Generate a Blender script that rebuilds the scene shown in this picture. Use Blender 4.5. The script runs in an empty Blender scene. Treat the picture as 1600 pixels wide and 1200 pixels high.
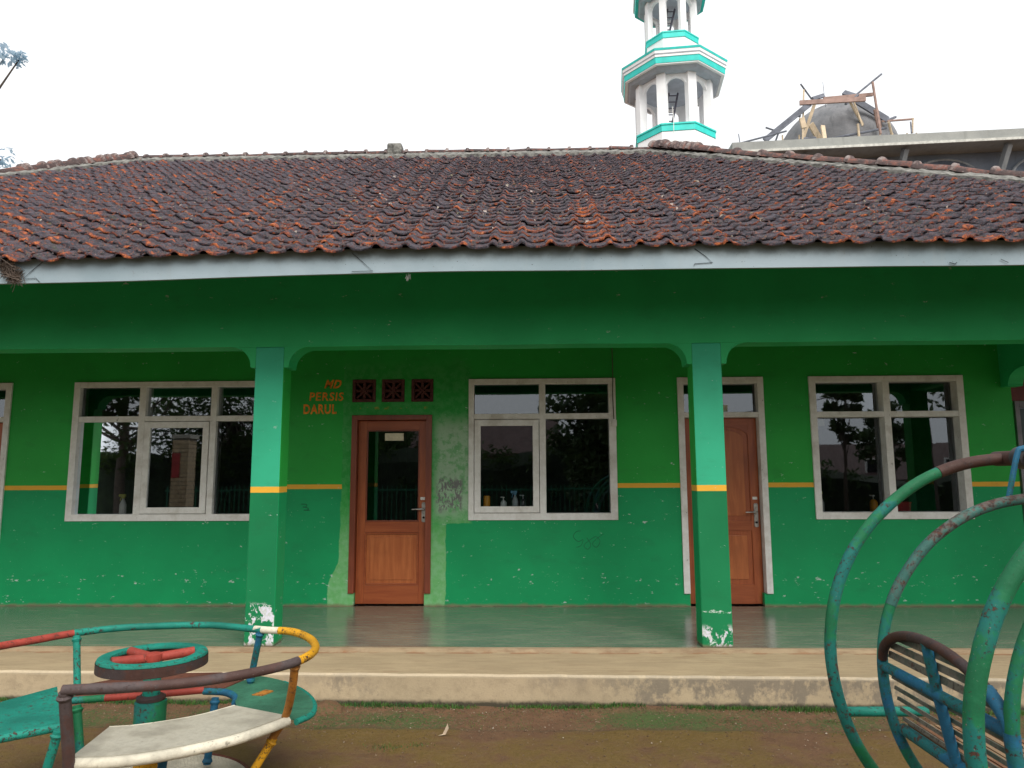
import bpy, bmesh, math, random
from mathutils import Vector, Matrix, noise
random.seed(7)
S = bpy.context.scene
COL = S.collection
R = math.radians
PI = math.pi

# ------------------------------------------------------------------ camera
CH = 1.3382
f, pit, yaw, roll = 1116.55, 0.1294, -0.0286, -0.0043
c, s = math.cos(yaw), math.sin(yaw); cp, sp = math.cos(pit), math.sin(pit); cr, sr = math.cos(roll), math.sin(roll)
Rx = Vector((c, -s, 0)); F = Vector((s*cp, c*cp, sp)); U = Vector((-s*sp, -c*sp, cp))
right = cr*Rx + sr*U; up = -sr*Rx + cr*U
cam = bpy.data.cameras.new('camera'); cam.sensor_width = 36; cam.lens = f*36/1600
cam.clip_start = .05; cam.clip_end = 900
co = bpy.data.objects.new('camera', cam); COL.objects.link(co)
m4 = Matrix((right, up, -F)).transposed().to_4x4(); m4.translation = (0, 0, CH)
co.matrix_world = m4
S.camera = co

# ------------------------------------------------------------------ world, sun, exposure
SUN_EL, SUN_AZ = 44, 205      # azimuth clockwise from +Y (north): behind the camera, a little to its right
w = bpy.data.worlds.new('World'); S.world = w; w.use_nodes = True
nt = w.node_tree; nt.nodes.clear()
sky = nt.nodes.new('ShaderNodeTexSky'); sky.sky_type = 'NISHITA'; sky.sun_disc = False
sky.sun_elevation = R(SUN_EL); sky.sun_rotation = R(SUN_AZ - 0); sky.dust_density = 6; sky.air_density = 1.2
mx = nt.nodes.new('ShaderNodeMixRGB'); mx.inputs[0].default_value = .92
mx.inputs[2].default_value = (8.1, 8.2, 8.3, 1)
bg = nt.nodes.new('ShaderNodeBackground'); bg.inputs[1].default_value = .1
ou = nt.nodes.new('ShaderNodeOutputWorld')
nt.links.new(sky.outputs[0], mx.inputs[1]); nt.links.new(mx.outputs[0], bg.inputs[0]); nt.links.new(bg.outputs[0], ou.inputs[0])
sl = bpy.data.lights.new('sun', 'SUN'); sl.energy = 2.3; sl.angle = R(40); sl.color = (1, .96, .9)
so = bpy.data.objects.new('sun', sl); COL.objects.link(so)
az = R(SUN_AZ); el = R(SUN_EL)
# direction towards the sun: behind camera (-Y), from the right (+X)
dv = Vector((.42*math.cos(el), -.907*math.cos(el), math.sin(el)))
so.rotation_euler = dv.to_track_quat('Z', 'Y').to_euler()
S.view_settings.view_transform = 'Standard'; S.view_settings.look = 'None'
S.view_settings.gamma = 1; S.view_settings.exposure = 0.62
try: S.view_settings.use_curve_mapping = False
except Exception: pass
S.cycles.max_bounces = 8; S.cycles.transparent_max_bounces = 12

# ------------------------------------------------------------------ material helper
class Mat:
    def __init__(self, name, space='world'):
        self.m = bpy.data.materials.new(name); self.m.use_nodes = True
        self.t = self.m.node_tree; self.t.nodes.clear()
        self.out = self.t.nodes.new('ShaderNodeOutputMaterial')
        self.b = self.t.nodes.new('ShaderNodeBsdfPrincipled')
        self.t.links.new(self.b.outputs[0], self.out.inputs[0])
        if space == 'world':
            self.P = self.n('ShaderNodeNewGeometry').outputs['Position']
        else:
            self.P = self.n('ShaderNodeTexCoord').outputs['Object']
        self._xyz = None
    def n(self, k): return self.t.nodes.new(k)
    def L(self, a, b):
        if hasattr(a, 'is_output') or isinstance(a, bpy.types.NodeSocket): self.t.links.new(a, b)
        elif isinstance(a, tuple) and len(a) == 3 and b.type == 'RGBA': b.default_value = (*a, 1)
        else: b.default_value = a
    def xyz(self):
        if not self._xyz:
            q = self.n('ShaderNodeSeparateXYZ'); self.L(self.P, q.inputs[0]); self._xyz = q.outputs
        return self._xyz
    def noise(self, scale, detail=4, rough=.55, stretch=None, dist=0, off=None):
        v = self.P
        if stretch or off:
            mp = self.n('ShaderNodeMapping'); self.L(v, mp.inputs[0])
            if stretch: mp.inputs['Scale'].default_value = stretch
            if off: mp.inputs['Location'].default_value = off
            v = mp.outputs[0]
        q = self.n('ShaderNodeTexNoise'); self.L(v, q.inputs['Vector'])
        q.inputs['Scale'].default_value = scale; q.inputs['Detail'].default_value = detail
        q.inputs['Roughness'].default_value = rough; q.inputs['Distortion'].default_value = dist
        return q.outputs['Fac']
    def vor(self, scale, stretch=None, feature='F1', out='Distance'):
        v = self.P
        if stretch:
            mp = self.n('ShaderNodeMapping'); self.L(v, mp.inputs[0]); mp.inputs['Scale'].default_value = stretch; v = mp.outputs[0]
        q = self.n('ShaderNodeTexVoronoi'); q.feature = feature; self.L(v, q.inputs['Vector']); q.inputs['Scale'].default_value = scale
        return q.outputs[out]
    def M(self, op, a, b=0., c_=None, clamp=False):
        q = self.n('ShaderNodeMath'); q.operation = op; q.use_clamp = clamp
        self.L(a, q.inputs[0]); self.L(b, q.inputs[1])
        if c_ is not None: self.L(c_, q.inputs[2])
        return q.outputs[0]
    def mix(self, fac, a, b, mode='MIX'):
        q = self.n('ShaderNodeMixRGB'); q.blend_type = mode
        self.L(fac, q.inputs[0]); self.L(a, q.inputs[1]); self.L(b, q.inputs[2]); return q.outputs[0]
    def ss(self, x, lo, hi):                      # smoothstep
        q = self.n('ShaderNodeMapRange'); q.interpolation_type = 'SMOOTHSTEP'
        self.L(x, q.inputs[0]); self.L(lo, q.inputs[1]); self.L(hi, q.inputs[2]); return q.outputs[0]
    def band(self, x, lo, hi, e=.004):
        return self.M('MULTIPLY', self.ss(x, lo-e, lo+e), self.M('SUBTRACT', 1., self.ss(x, hi-e, hi+e)))
    def add(self, x, k, amp):                     # x + (k-.5)*amp
        return self.M('ADD', x, self.M('MULTIPLY', self.M('SUBTRACT', k, .5), amp))
    def mul(self, *a):
        r = a[0]
        for q in a[1:]: r = self.M('MULTIPLY', r, q)
        return r
    def ramp(self, fac, pts):
        q = self.n('ShaderNodeValToRGB'); self.L(fac, q.inputs[0]); cr_ = q.color_ramp
        while len(cr_.elements) < len(pts): cr_.elements.new(.5)
        for e, (p, col) in zip(cr_.elements, pts): e.position = p; e.color = (*col, 1)
        return q.outputs[0]
    def attr(self, name):
        q = self.n('ShaderNodeAttribute'); q.attribute_name = name; return q.outputs['Fac']
    def rnd(self): return self.n('ShaderNodeObjectInfo').outputs['Random']
    def bump(self, h, strength=.4, dist=.005):
        q = self.n('ShaderNodeBump'); q.inputs['Strength'].default_value = strength; q.inputs['Distance'].default_value = dist
        self.L(h, q.inputs['Height']); self.L(q.outputs[0], self.b.inputs['Normal'])
    def fin(self, col, rough=.6, metal=0., spec=None):
        self.L(col, self.b.inputs['Base Color']); self.L(rough, self.b.inputs['Roughness']); self.L(metal, self.b.inputs['Metallic'])
        if spec is not None: self.b.inputs['Specular IOR Level'].default_value = spec
        return self.m

# ------------------------------------------------------------------ mesh helper
class MB:
    def __init__(self): self.v = []; self.f = []; self.sm = []
    def add(self, vs, fs, smooth=False):
        o = len(self.v); self.v += [tuple(q) for q in vs]
        self.f += [tuple(i+o for i in q) for q in fs]; self.sm += [smooth]*len(fs); return self
    def box(self, x0, x1, y0, y1, z0, z1, rot=None, org=None):
        vs = [Vector((x, y, z)) for z in (z0, z1) for y in (y0, y1) for x in (x0, x1)]
        if rot is not None:
            org = Vector(org or (0, 0, 0)); vs = [rot @ q + org for q in vs]
        return self.add(vs, [(0,2,3,1), (4,5,7,6), (0,1,5,4), (2,6,7,3), (0,4,6,2), (1,3,7,5)])
    def plank(self, a, b, w_, t, upv=(0,0,1)):
        a, b = Vector(a), Vector(b); d = (b-a); L_ = d.length; d.normalize()
        sd = d.cross(Vector(upv)); 
        if sd.length < 1e-3: sd = Vector((1,0,0))
        sd.normalize(); u_ = sd.cross(d)
        rot = Matrix((sd, d, u_)).transposed()
        return self.box(-w_/2, w_/2, 0, L_, -t/2, t/2, rot, a)
    def tube(self, pts, r, n=10, closed=False, caps=True):
        pts = [Vector(p) for p in pts]; k = len(pts)
        rs = r if isinstance(r, (list, tuple)) else [r]*k
        T = []
        for i in range(k):
            if closed: t = pts[(i+1) % k]-pts[i-1]
            else: t = pts[min(i+1, k-1)]-pts[max(i-1, 0)]
            T.append(t.normalized())
        nrm = T[0].orthogonal().normalized(); vs = []; fs = []
        for i in range(k):
            nrm = (nrm - T[i]*nrm.dot(T[i])).normalized(); b = T[i].cross(nrm)
            for j in range(n):
                a = 2*PI*j/n; vs.append(pts[i] + (nrm*math.cos(a)+b*math.sin(a))*rs[i])
        for i in range(k if closed else k-1):
            i2 = (i+1) % k
            for j in range(n):
                j2 = (j+1) % n; fs.append((i*n+j, i*n+j2, i2*n+j2, i2*n+j))
        if caps and not closed: fs += [tuple(range(n))[::-1], tuple((k-1)*n+j for j in range(n))]
        return self.add(vs, fs, True)
    def lathe(self, prof, cx=0, cy=0, n=24, cap=True):
        vs = []; fs = []
        for r_, z in prof:
            for j in range(n): a = 2*PI*j/n; vs.append((cx+r_*math.cos(a), cy+r_*math.sin(a), z))
        for i in range(len(prof)-1):
            for j in range(n):
                j2 = (j+1) % n; fs.append((i*n+j, i*n+j2, (i+1)*n+j2, (i+1)*n+j))
        if cap: fs += [tuple(range(n))[::-1], tuple((len(prof)-1)*n+j for j in range(n))]
        return self.add(vs, fs, True)
    def prism(self, poly, axis, a0, a1):
        """extrude a 2-D outline along an axis ('y': poly=(x,z); 'x': poly=(y,z); 'z': poly=(x,y))"""
        def P3(p, t):
            return {'y': (p[0], t, p[1]), 'x': (t, p[0], p[1]), 'z': (p[0], p[1], t)}[axis]
        n = len(poly); vs = [P3(p, a0) for p in poly]+[P3(p, a1) for p in poly]
        fs = [tuple(range(n)), tuple(range(2*n-1, n-1, -1))]
        for i in range(n): j = (i+1) % n; fs.append((i, i+n, j+n, j))
        return self.add(vs, fs)
    def mesh(self, name, mat):
        me = bpy.data.meshes.new(name); me.from_pydata(self.v, [], self.f); me.validate()
        me.materials.append(mat)
        if len(me.polygons) == len(self.sm):
            me.polygons.foreach_set('use_smooth', self.sm)
        bm = bmesh.new(); bm.from_mesh(me); bmesh.ops.recalc_face_normals(bm, faces=bm.faces); bm.to_mesh(me); bm.free()
        return me
    def build(self, name, mat, parent=None, bevel=0, label=None):
        me = self.mesh(name, mat); o = bpy.data.objects.new(name, me); COL.objects.link(o)
        if any(self.sm):
            try: me.set_sharp_from_angle(angle=R(40))
            except Exception: pass
        if parent is not None:
            o.parent = parent
            if parent.type == 'EMPTY': o.location = -parent.location
        if bevel:
            b = o.modifiers.new('bevel', 'BEVEL'); b.width = bevel; b.segments = 2; b.limit_method = 'ANGLE'
        if label: o['label'] = label
        return o

def thing(name, loc, label, cat, group=None):
    o = bpy.data.objects.new(name, None); COL.objects.link(o); o.location = loc; o.empty_display_size = .2
    o['label'] = label; o['category'] = cat
    if group: o['group'] = group
    return o
def tag(o, label, cat, group=None, kind=None):
    if label: o['label'] = label
    if cat: o['category'] = cat
    if group: o['group'] = group
    if kind: o['kind'] = kind
    return o
def arc(cx, cz, r, a0, a1, n): return [(cx+r*math.cos(R(a0+(a1-a0)*i/n)), cz+r*math.sin(R(a0+(a1-a0)*i/n))) for i in range(n+1)]
def spline(pts, n=6, closed=False):
    pts = [Vector(p) for p in pts]; k = len(pts); out = []
    for i in range(k if closed else k-1):
        p0 = pts[(i-1) % k] if closed or i > 0 else pts[0]*2-pts[1]
        p1 = pts[i]; p2 = pts[(i+1) % k]
        p3 = pts[(i+2) % k] if closed or i+2 < k else pts[-1]*2-pts[-2]
        for j in range(n):
            t = j/n
            out.append(.5*((2*p1)+(-p0+p2)*t+(2*p0-5*p1+4*p2-p3)*t*t+(-p0+3*p1-3*p2+p3)*t**3))
    if not closed: out.append(pts[-1])
    return out

# ------------------------------------------------------------------ materials
LOW = (.006, .285, .098); UPP = (.024, .40, .058)
def wall_mat(name, upper=UPP, lower=LOW, old=False, peel=None, stripe=True):
    m = Mat(name); X, Y, Z = m.xyz()
    n1 = m.noise(2.2, 5); n2 = m.noise(9, 6, .65); n3 = m.noise(60, 3)
    edge = m.add(Z, n2, .006)
    up_ = m.mix(m.ss(n1, .3, .75), upper, tuple(v*.86 for v in upper))
    lo_ = m.mix(m.ss(n1, .3, .75), lower, tuple(v*1.14 for v in lower))
    col = m.mix(m.ss(edge, 1.221, 1.225), lo_, up_)
    if stripe:
        col = m.mix(m.band(edge, 1.219, 1.267, .002), col, (.80, .42, .045))
    if old:
        big = m.noise(3.5, 5, .6); fine = m.noise(14, 6, .7)
        Xd = m.add(m.add(X, m.noise(4, 4), .05), fine, .02); Zd = m.add(Z, big, .09)
        zl = m.M('SUBTRACT', -2.06, m.M('MULTIPLY', m.M('SUBTRACT', 1., m.ss(m.add(Z, big, .3), .18, .55)), .12))
        left = m.ss(Xd, m.M('SUBTRACT', zl, .004), m.M('ADD', zl, .004))
        A = m.mul(left, m.M('SUBTRACT', 1., m.ss(Xd, -.70, -.64)), m.ss(Zd, .845, .855), m.M('SUBTRACT', 1., m.ss(m.add(Z, big, .5), 2.40, 2.72)))
        B = m.mul(left, m.M('SUBTRACT', 1., m.ss(Xd, -.935, -.925)), m.M('SUBTRACT', 1., m.ss(Zd, .845, .855)))
        O = m.M('MAXIMUM', A, B)
        hi = m.mix(m.ss(fine, .4, .62), (.022, .33, .052), (.055, .37, .085))
        ocol = m.mix(m.M('SUBTRACT', 1., m.ss(Zd, .55, 1.15)), hi, m.mix(m.ss(fine, .35, .7), (.14, .44, .14), (.22, .50, .24)))
        wh = m.mul(m.ss(X, -1.12, -.98), m.band(Zd, .93, 1.95, .12), m.M('ADD', .45, m.mul(.55, m.ss(m.add(fine, big, .5), .34, .54))))
        ocol = m.mix(m.mul(wh, .9), ocol, (.36, .52, .36))
        col = m.mix(O, col, ocol)
        pl = m.mul(m.band(m.add(X, fine, .08), -1.03, -.76, .02), m.band(m.add(Z, fine, .2), .99, 1.33, .04), m.ss(m.noise(22, 6, .75, (1.3, 1, .6)), .47, .51))
        col = m.mix(pl, col, (.17, .175, .17))
        # traces of orange writing above the door
        tr = m.mul(m.band(X, -1.9, -1.15, .05), m.band(Z, 2.075, 2.10, .008), m.ss(m.noise(25, 5), .55, .62))
        col = m.mix(m.mul(tr, .6), col, (.5, .25, .03))
    # flaked paint specks
    fl = m.noise(16, 7, .72, (.65, 1, 1.5)); dens = m.noise(1.3, 3, .5, off=(3, 0, 1))
    zb = m.M('MAXIMUM', m.mul(m.band(Z, .20, .33, .05), .055), m.mul(m.band(Z, -.1, .12, .06), .035))
    zb = m.M('MAXIMUM', zb, m.mul(m.band(Z, .84, .90, .02), .03))
    thr = m.M('SUBTRACT', m.M('SUBTRACT', .700, zb), m.M('MULTIPLY', dens, .06))
    fk = m.ss(fl, thr, m.M('ADD', thr, .012))
    fk2 = m.ss(m.noise(55, 4, .6, (1, 1, .8)), .715, .73)
    col = m.mix(m.M('MAXIMUM', fk, m.mul(fk2, .7)), col, (.50, .60, .55))
    if peel:
        px0, px1, pz, pth = peel
        pn = m.noise(9, 6, .68, (1.2, 1, .8), off=(1.7, 0, .4))
        pk = m.mul(m.M('SUBTRACT', 1., m.ss(m.add(Z, pn, .25), pz-.02, pz+.03)), m.ss(pn, pth, pth+.02))
        col = m.mix(pk, col, m.mix(m.ss(n3, .4, .6), (.62, .62, .72), (.48, .52, .50)))
    # grime close to the floor and scuffs
    g = m.mul(m.M('SUBTRACT', 1., m.ss(m.add(Z, n2, .06), .0, .035)), .8)
    col = m.mix(g, col, (.20, .16, .10))
    sc = m.mul(m.ss(m.noise(3, 6, .7, (1, 1, 2.5)), .52, .72), .28)
    col = m.mix(sc, col, m.mix(.5, col, (.02, .05, .03)))
    m.bump(m.M('ADD', m.mul(n2, .5), m.mul(n3, .3)), .25, .004)
    return m.fin(col, m.M('ADD', .42, m.mul(n1, .2)), spec=.25)
M_wall = wall_mat('green_wall_paint', old=True)
M_col1 = wall_mat('green_pillar_sky_sheen_peeling', (.036, .44, .245), (.006, .165, .060), peel=(0, 0, .33, .50))  # upper pillar green is shifted to turquoise in place of sky sheen
M_col2 = wall_mat('green_pillar_sky_sheen', (.036, .44, .245), (.006, .165, .060), peel=(0, 0, .17, .53))
M_side = wall_mat('green_pillar_side_paint')
M_beam = wall_mat('green_beam_paint', (.026, .47, .15), stripe=False)  # beam green raised above the wall paint to stand in for bounced light
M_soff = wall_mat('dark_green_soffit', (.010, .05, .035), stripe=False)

def simple(name, col, rough=.6, var=.2, scale=8, bump=.2, metal=0., space='world', spec=None):
    m = Mat(name, space); n = m.noise(scale, 5, .6); n2 = m.noise(scale*6, 4)
    cc = m.mix(m.ss(n, .3, .7), tuple(v*(1-var) for v in col), tuple(min(1, v*(1+var)) for v in col))
    if bump: m.bump(m.M('ADD', n, m.mul(n2, .4)), bump, .004)
    return m.fin(cc, rough, metal, spec)

def white_wood():
    m = Mat('worn_white_frame_paint'); n = m.noise(12, 6, .7); n2 = m.noise(40, 5, .7, (1, 1, .4))
    c_ = m.mix(m.ss(n, .35, .7), (.80, .79, .77), (.68, .665, .63))
    c_ = m.mix(m.ss(n2, .66, .70), c_, (.13, .11, .10))
    c_ = m.mix(m.mul(m.ss(m.noise(4, 4), .5, .75), .5), c_, (.38, .34, .28))
    m.bump(n2, .2, .002); return m.fin(c_, .55)
M_white = white_wood()
def wood(name, a, b, vert=True, rough=.38):
    m = Mat(name); st = (1, 1, .09) if vert else (.09, 1, 1)
    n = m.noise(26, 6, .6, st, .6); n2 = m.noise(3, 4)
    c_ = m.mix(m.ss(n, .3, .7), a, b); c_ = m.mix(m.mul(m.ss(n2, .4, .8), .5), c_, tuple(v*.55 for v in a))
    m.bump(n, .12, .002); return m.fin(c_, rough)
M_door = wood('red_brown_door_wood', (.29, .062, .017), (.40, .105, .030))
M_doorh = wood('red_brown_rail_wood', (.27, .057, .016), (.36, .092, .027), False)
M_doorf = wood('dark_red_door_frame', (.18, .040, .018), (.25, .060, .026))
M_panel = wood('lighter_door_panel_wood', (.36, .092, .024), (.48, .145, .042))
M_steel = simple('brushed_lock_metal', (.35, .34, .32), .35, .3, 30, .1, .8)
M_brick = simple('dark_red_vent_block', (.085, .022, .020), .8, .35, 30, .4)
M_black = simple('black_void_paint', (.008, .008, .009), .9, .1)
M_label = simple('paper_label', (.62, .58, .42), .7, .12, 20, 0)
M_orange_ink = simple('orange_lettering', (.80, .26, .015), .6, .3, 20, 0)
M_pencil = simple('faint_wall_scribble', (.010, .13, .06), .8, .1)
def glass():
    m = Mat('window_glass'); t = m.t
    tr = m.n('ShaderNodeBsdfTransparent'); tr.inputs[0].default_value = (.62, .66, .68, 1)
    gl = m.n('ShaderNodeBsdfGlossy'); gl.inputs['Roughness'].default_value = .015; gl.inputs[0].default_value = (.86, .93, 1, 1)
    bp = m.n('ShaderNodeBump'); bp.inputs['Strength'].default_value = .02; bp.inputs['Distance'].default_value = .01
    m.L(m.noise(1.6, 1), bp.inputs['Height']); m.L(bp.outputs[0], gl.inputs['Normal'])
    fr = m.n('ShaderNodeFresnel'); fr.inputs[0].default_value = 1.9
    mx_ = m.n('ShaderNodeMixShader'); m.L(m.M('MULTIPLY', fr.outputs[0], 1.35, clamp=True), mx_.inputs[0])
    t.links.new(tr.outputs[0], mx_.inputs[1]); t.links.new(gl.outputs[0], mx_.inputs[2]); t.links.new(mx_.outputs[0], m.out.inputs[0])
    return m.m
M_glass = glass()
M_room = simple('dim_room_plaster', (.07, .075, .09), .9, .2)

def floor_mat():
    m = Mat('polished_grey_green_floor'); n = m.noise(1.2, 5, .6, (1, 2.5, 1)); n2 = m.noise(12, 5, .6, (.25, 2, 1)); n3 = m.noise(70, 3)
    c_ = m.mix(m.ss(n, .3, .7), (.115, .135, .112), (.165, .18, .14))
    c_ = m.mix(m.mul(m.ss(n2, .45, .7), .6), c_, (.27, .27, .20))
    Y = m.xyz()[1]
    dirt = m.mul(m.M('SUBTRACT', 1., m.ss(m.add(Y, m.noise(9, 6, .7), .10), 5.87, 5.93)), m.ss(m.noise(2, 4), .38, .6))
    c_ = m.mix(dirt, c_, (.20, .10, .05))
    wd = m.ss(m.add(Y, m.noise(14, 6, .7), .07), 7.655, 7.68)
    c_ = m.mix(wd, c_, m.mix(m.ss(m.noise(8, 5), .45, .55), (.36, .28, .18), (.10, .07, .05)))
    m.bump(m.M('ADD', m.mul(n2, .6), m.mul(n3, .15)), .10, .004)
    return m.fin(c_, m.M('ADD', .13, m.mul(n2, .16)), spec=.9)
M_floor = floor_mat()
def concrete(name, base, stain, side=False):
    m = Mat(name); X, Y, Z = m.xyz()
    n = m.noise(1.3, 6, .65, (1, 3, 1)); n2 = m.noise(11, 7, .7, (.45, 2.5, 1) if not side else None); n3 = m.noise(90, 3)
    c_ = m.mix(m.ss(n, .3, .72), base, tuple(v*.80 for v in base))
    c_ = m.mix(m.mul(m.ss(n2, .44, .66), .6), c_, stain)
    if side:
        st = m.mul(m.ss(m.add(m.noise(.9, 3, .5, off=(1.4, 0, 0)), X, .06), .38, .56), m.ss(m.add(m.M('ADD', m.noise(7, 7, .75, (1, 1, .6)), m.mul(m.ss(Z, -.20, -.05), .10)), m.noise(30, 4), .35), .46, .64))
        c_ = m.mix(m.mul(st, .7), c_, (.13, .115, .095))
        c_ = m.mix(m.mul(m.band(m.add(Z, n2, .02), -.052, -.02, .008), .45), c_, (.54, .46, .33))
        c_ = m.mix(m.M('SUBTRACT', 1., m.ss(m.add(Z, n2, .06), -.228, -.195)), c_, (.05, .042, .025))  # dark line of shadow painted along the riser foot
    else:
        ck = m.mul(m.band(m.add(Y, m.noise(5, 6, .7), .05), 5.79, 5.83, .008), m.ss(m.noise(6, 5), .45, .55))
        c_ = m.mix(m.mul(ck, .8), c_, (.27, .13, .06))
        mud = m.mul(m.ss(m.noise(2.2, 7, .7, (.5, 2, 1), off=(5, 2, 0)), .60, .68), .5)
        c_ = m.mix(mud, c_, (.24, .15, .08))
        ln = m.ss(m.noise(7, 7, .8, (.16, 3.2, 1), off=(0, 7, 0)), .60, .66); c_ = m.mix(m.mul(ln, .55), c_, (.17, .11, .06))
    c_ = m.mix(m.mul(m.ss(n3, .55, .75), .25), c_, (.12, .10, .08))
    m.bump(m.M('ADD', m.mul(n2, .8), m.mul(n3, .4)), .5, .006); return m.fin(c_, .85)
M_apron = concrete('beige_concrete_top', (.41, .315, .19), (.28, .205, .12))
M_riser = concrete('weathered_concrete_side', (.46, .365, .235), (.30, .235, .15), True)
def ground_mat():
    m = Mat('damp_brown_earth_with_moss'); X, Y, Z = m.xyz()
    n = m.noise(1.1, 6, .65); n2 = m.noise(7, 7, .7); n3 = m.noise(45, 5, .7); n4 = m.noise(150, 3)
    soil = m.mix(m.ss(n2, .3, .7), (.105, .048, .022), (.155, .080, .038))
    moss = m.mix(m.ss(n3, .35, .65), (.105, .064, .009), (.155, .094, .020))
    near = m.M('SUBTRACT', 1., m.ss(m.add(Y, n2, .06), 4.755, 4.795))
    c_ = m.mix(m.mul(near, m.ss(m.add(n, n2, .5), .34, .56)), soil, moss)
    strip = m.band(m.add(Y, n2, .35), 4.80, 5.10, .08)
    gr = m.mul(strip, m.ss(m.add(n3, n, .9), .44, .60))
    c_ = m.mix(gr, c_, (.045, .085, .016))
    c_ = m.mix(m.mul(m.band(m.add(Y, n3, .02), 4.765, 4.80, .01), .5), c_, (.05, .045, .015))
    c_ = m.mix(m.mul(m.ss(n3, .50, .66), .45), c_, (.085, .055, .025)); c_ = m.mix(m.mul(m.ss(n4, .56, .68), .5), c_, (.20, .14, .08))
    c_ = m.mix(m.mul(m.ss(m.noise(14, 6, .75, (.35, 1.6, 1)), .55, .68), .4), c_, (.17, .115, .055))
    far = m.ss(m.n('ShaderNodeVectorMath').outputs[1], 0, 1) if False else None
    m.bump(m.M('ADD', m.mul(n2, .8), m.M('ADD', m.mul(n3, .6), m.mul(n4, .35))), .8, .022)
    return m.fin(c_, m.M('SUBTRACT', .85, m.mul(near, m.mul(n, .35))))
M_ground = ground_mat()

def tile_mat():
    m = Mat('mossy_terracotta_tile'); X, Y, Z = m.xyz()
    wear = m.attr('wear')
    n = m.noise(2.2, 4, .6); n2 = m.noise(13, 6, .72); n3 = m.noise(70, 4, .7); n4 = m.noise(28, 5, .7, off=(4, 1, 2))
    wn = m.n('ShaderNodeTexWhiteNoise'); wn.noise_dimensions = '1D'
    m.L(m.M('FLOOR', m.M('DIVIDE', X, .205)), wn.inputs['W']); colr = wn.outputs['Value']
    dark = m.mix(m.ss(n2, .32, .68), (.022, .023, .030), (.092, .084, .104))
    dark = m.mix(m.ss(n3, .56, .68), dark, (.17, .135, .145))
    n5 = m.noise(42, 5, .75, off=(1, 7, 2)); n6 = m.noise(8.5, 4, .6, off=(3, 3, 9))
    dark = m.mix(m.mul(m.ss(n5, .53, .62), .8), dark, (.165, .065, .055))
    orange = m.mix(m.ss(n3, .35, .65), (.62, .20, .07), (.36, .085, .035))
    low = m.M('SUBTRACT', 1., m.ss(Y, 5.0, 9.0)); left = m.M('SUBTRACT', 1., m.ss(X, -4.5, -2.0))
    k = m.M('ADD', m.mul(n6, .85), m.M('ADD', m.mul(n4, .40), m.M('ADD', m.mul(wear, .20), m.M('ADD', m.mul(low, .05), m.M('ADD', m.mul(left, .03), m.mul(m.ss(colr, .80, .9), .05))))))
    k = m.M('ADD', k, m.mul(m.ss(m.rnd(), .88, .97), .06))
    c_ = m.mix(m.ss(k, .845, .89), dark, (.18, .060, .045))
    c_ = m.mix(m.mul(m.ss(k, .905, .935), m.ss(n5, .40, .54)), c_, orange)
    c_ = m.mix(m.mul(m.ss(m.noise(5, 5, .7, off=(9, 0, 0)), .60, .68), m.mul(low, .5)), c_, (.05, .065, .03))
    c_ = m.mix(m.ss(m.noise(95, 3, .6, off=(2, 2, 2)), .66, .70), c_, (.32, .27, .26))
    m.bump(m.M('ADD', n3, m.mul(n2, 1.5)), .9, .02); return m.fin(c_, .93, spec=.3)
M_tile = tile_mat()
def cap_mat():
    m = Mat('weathered_ridge_cap'); n = m.noise(9, 6, .7); n2 = m.noise(35, 5, .7)
    c_ = m.ramp(n, [(.30, (.035, .030, .032)), (.5, (.085, .055, .052)), (.60, (.20, .08, .06)), (.7, (.15, .12, .11))])
    c_ = m.mix(m.ss(n2, .60, .68), c_, (.26, .23, .22)); c_ = m.mix(m.mul(m.attr('wear'), m.ss(n, .44, .62)), c_, (.24, .21, .20)); m.bump(n2, .5, .006); return m.fin(c_, .88)
M_cap = cap_mat()
M_mortar = simple('grey_lichen_mortar', (.15, .148, .135), .95, .6, 14, .9)
def fascia_mat():
    m = Mat('weathered_white_fascia'); X, Y, Z = m.xyz(); n = m.noise(1.5, 5, .6); n2 = m.noise(18, 6, .7); n3 = m.noise(60, 4)
    c_ = m.mix(m.ss(n, .3, .7), (.235, .31, .35), (.30, .375, .42))
    zt = m.M('MULTIPLY', m.ss(m.add(Z, n2, .08), 2.84, 2.93), .8)
    c_ = m.mix(zt, c_, (.14, .17, .165))
    c_ = m.mix(m.ss(n2, .66, .70), c_, (.20, .23, .23)); c_ = m.mix(m.ss(n3, .68, .71), c_, (.05, .055, .05))
    vs_ = m.noise(9, 4, .6, (1, 1, .08)); c_ = m.mix(m.mul(m.ss(vs_, .55, .7), .3), c_, (.28, .33, .34))
    m.bump(n2, .2, .003); return m.fin(c_, .7)
M_fascia = fascia_mat()
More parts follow.
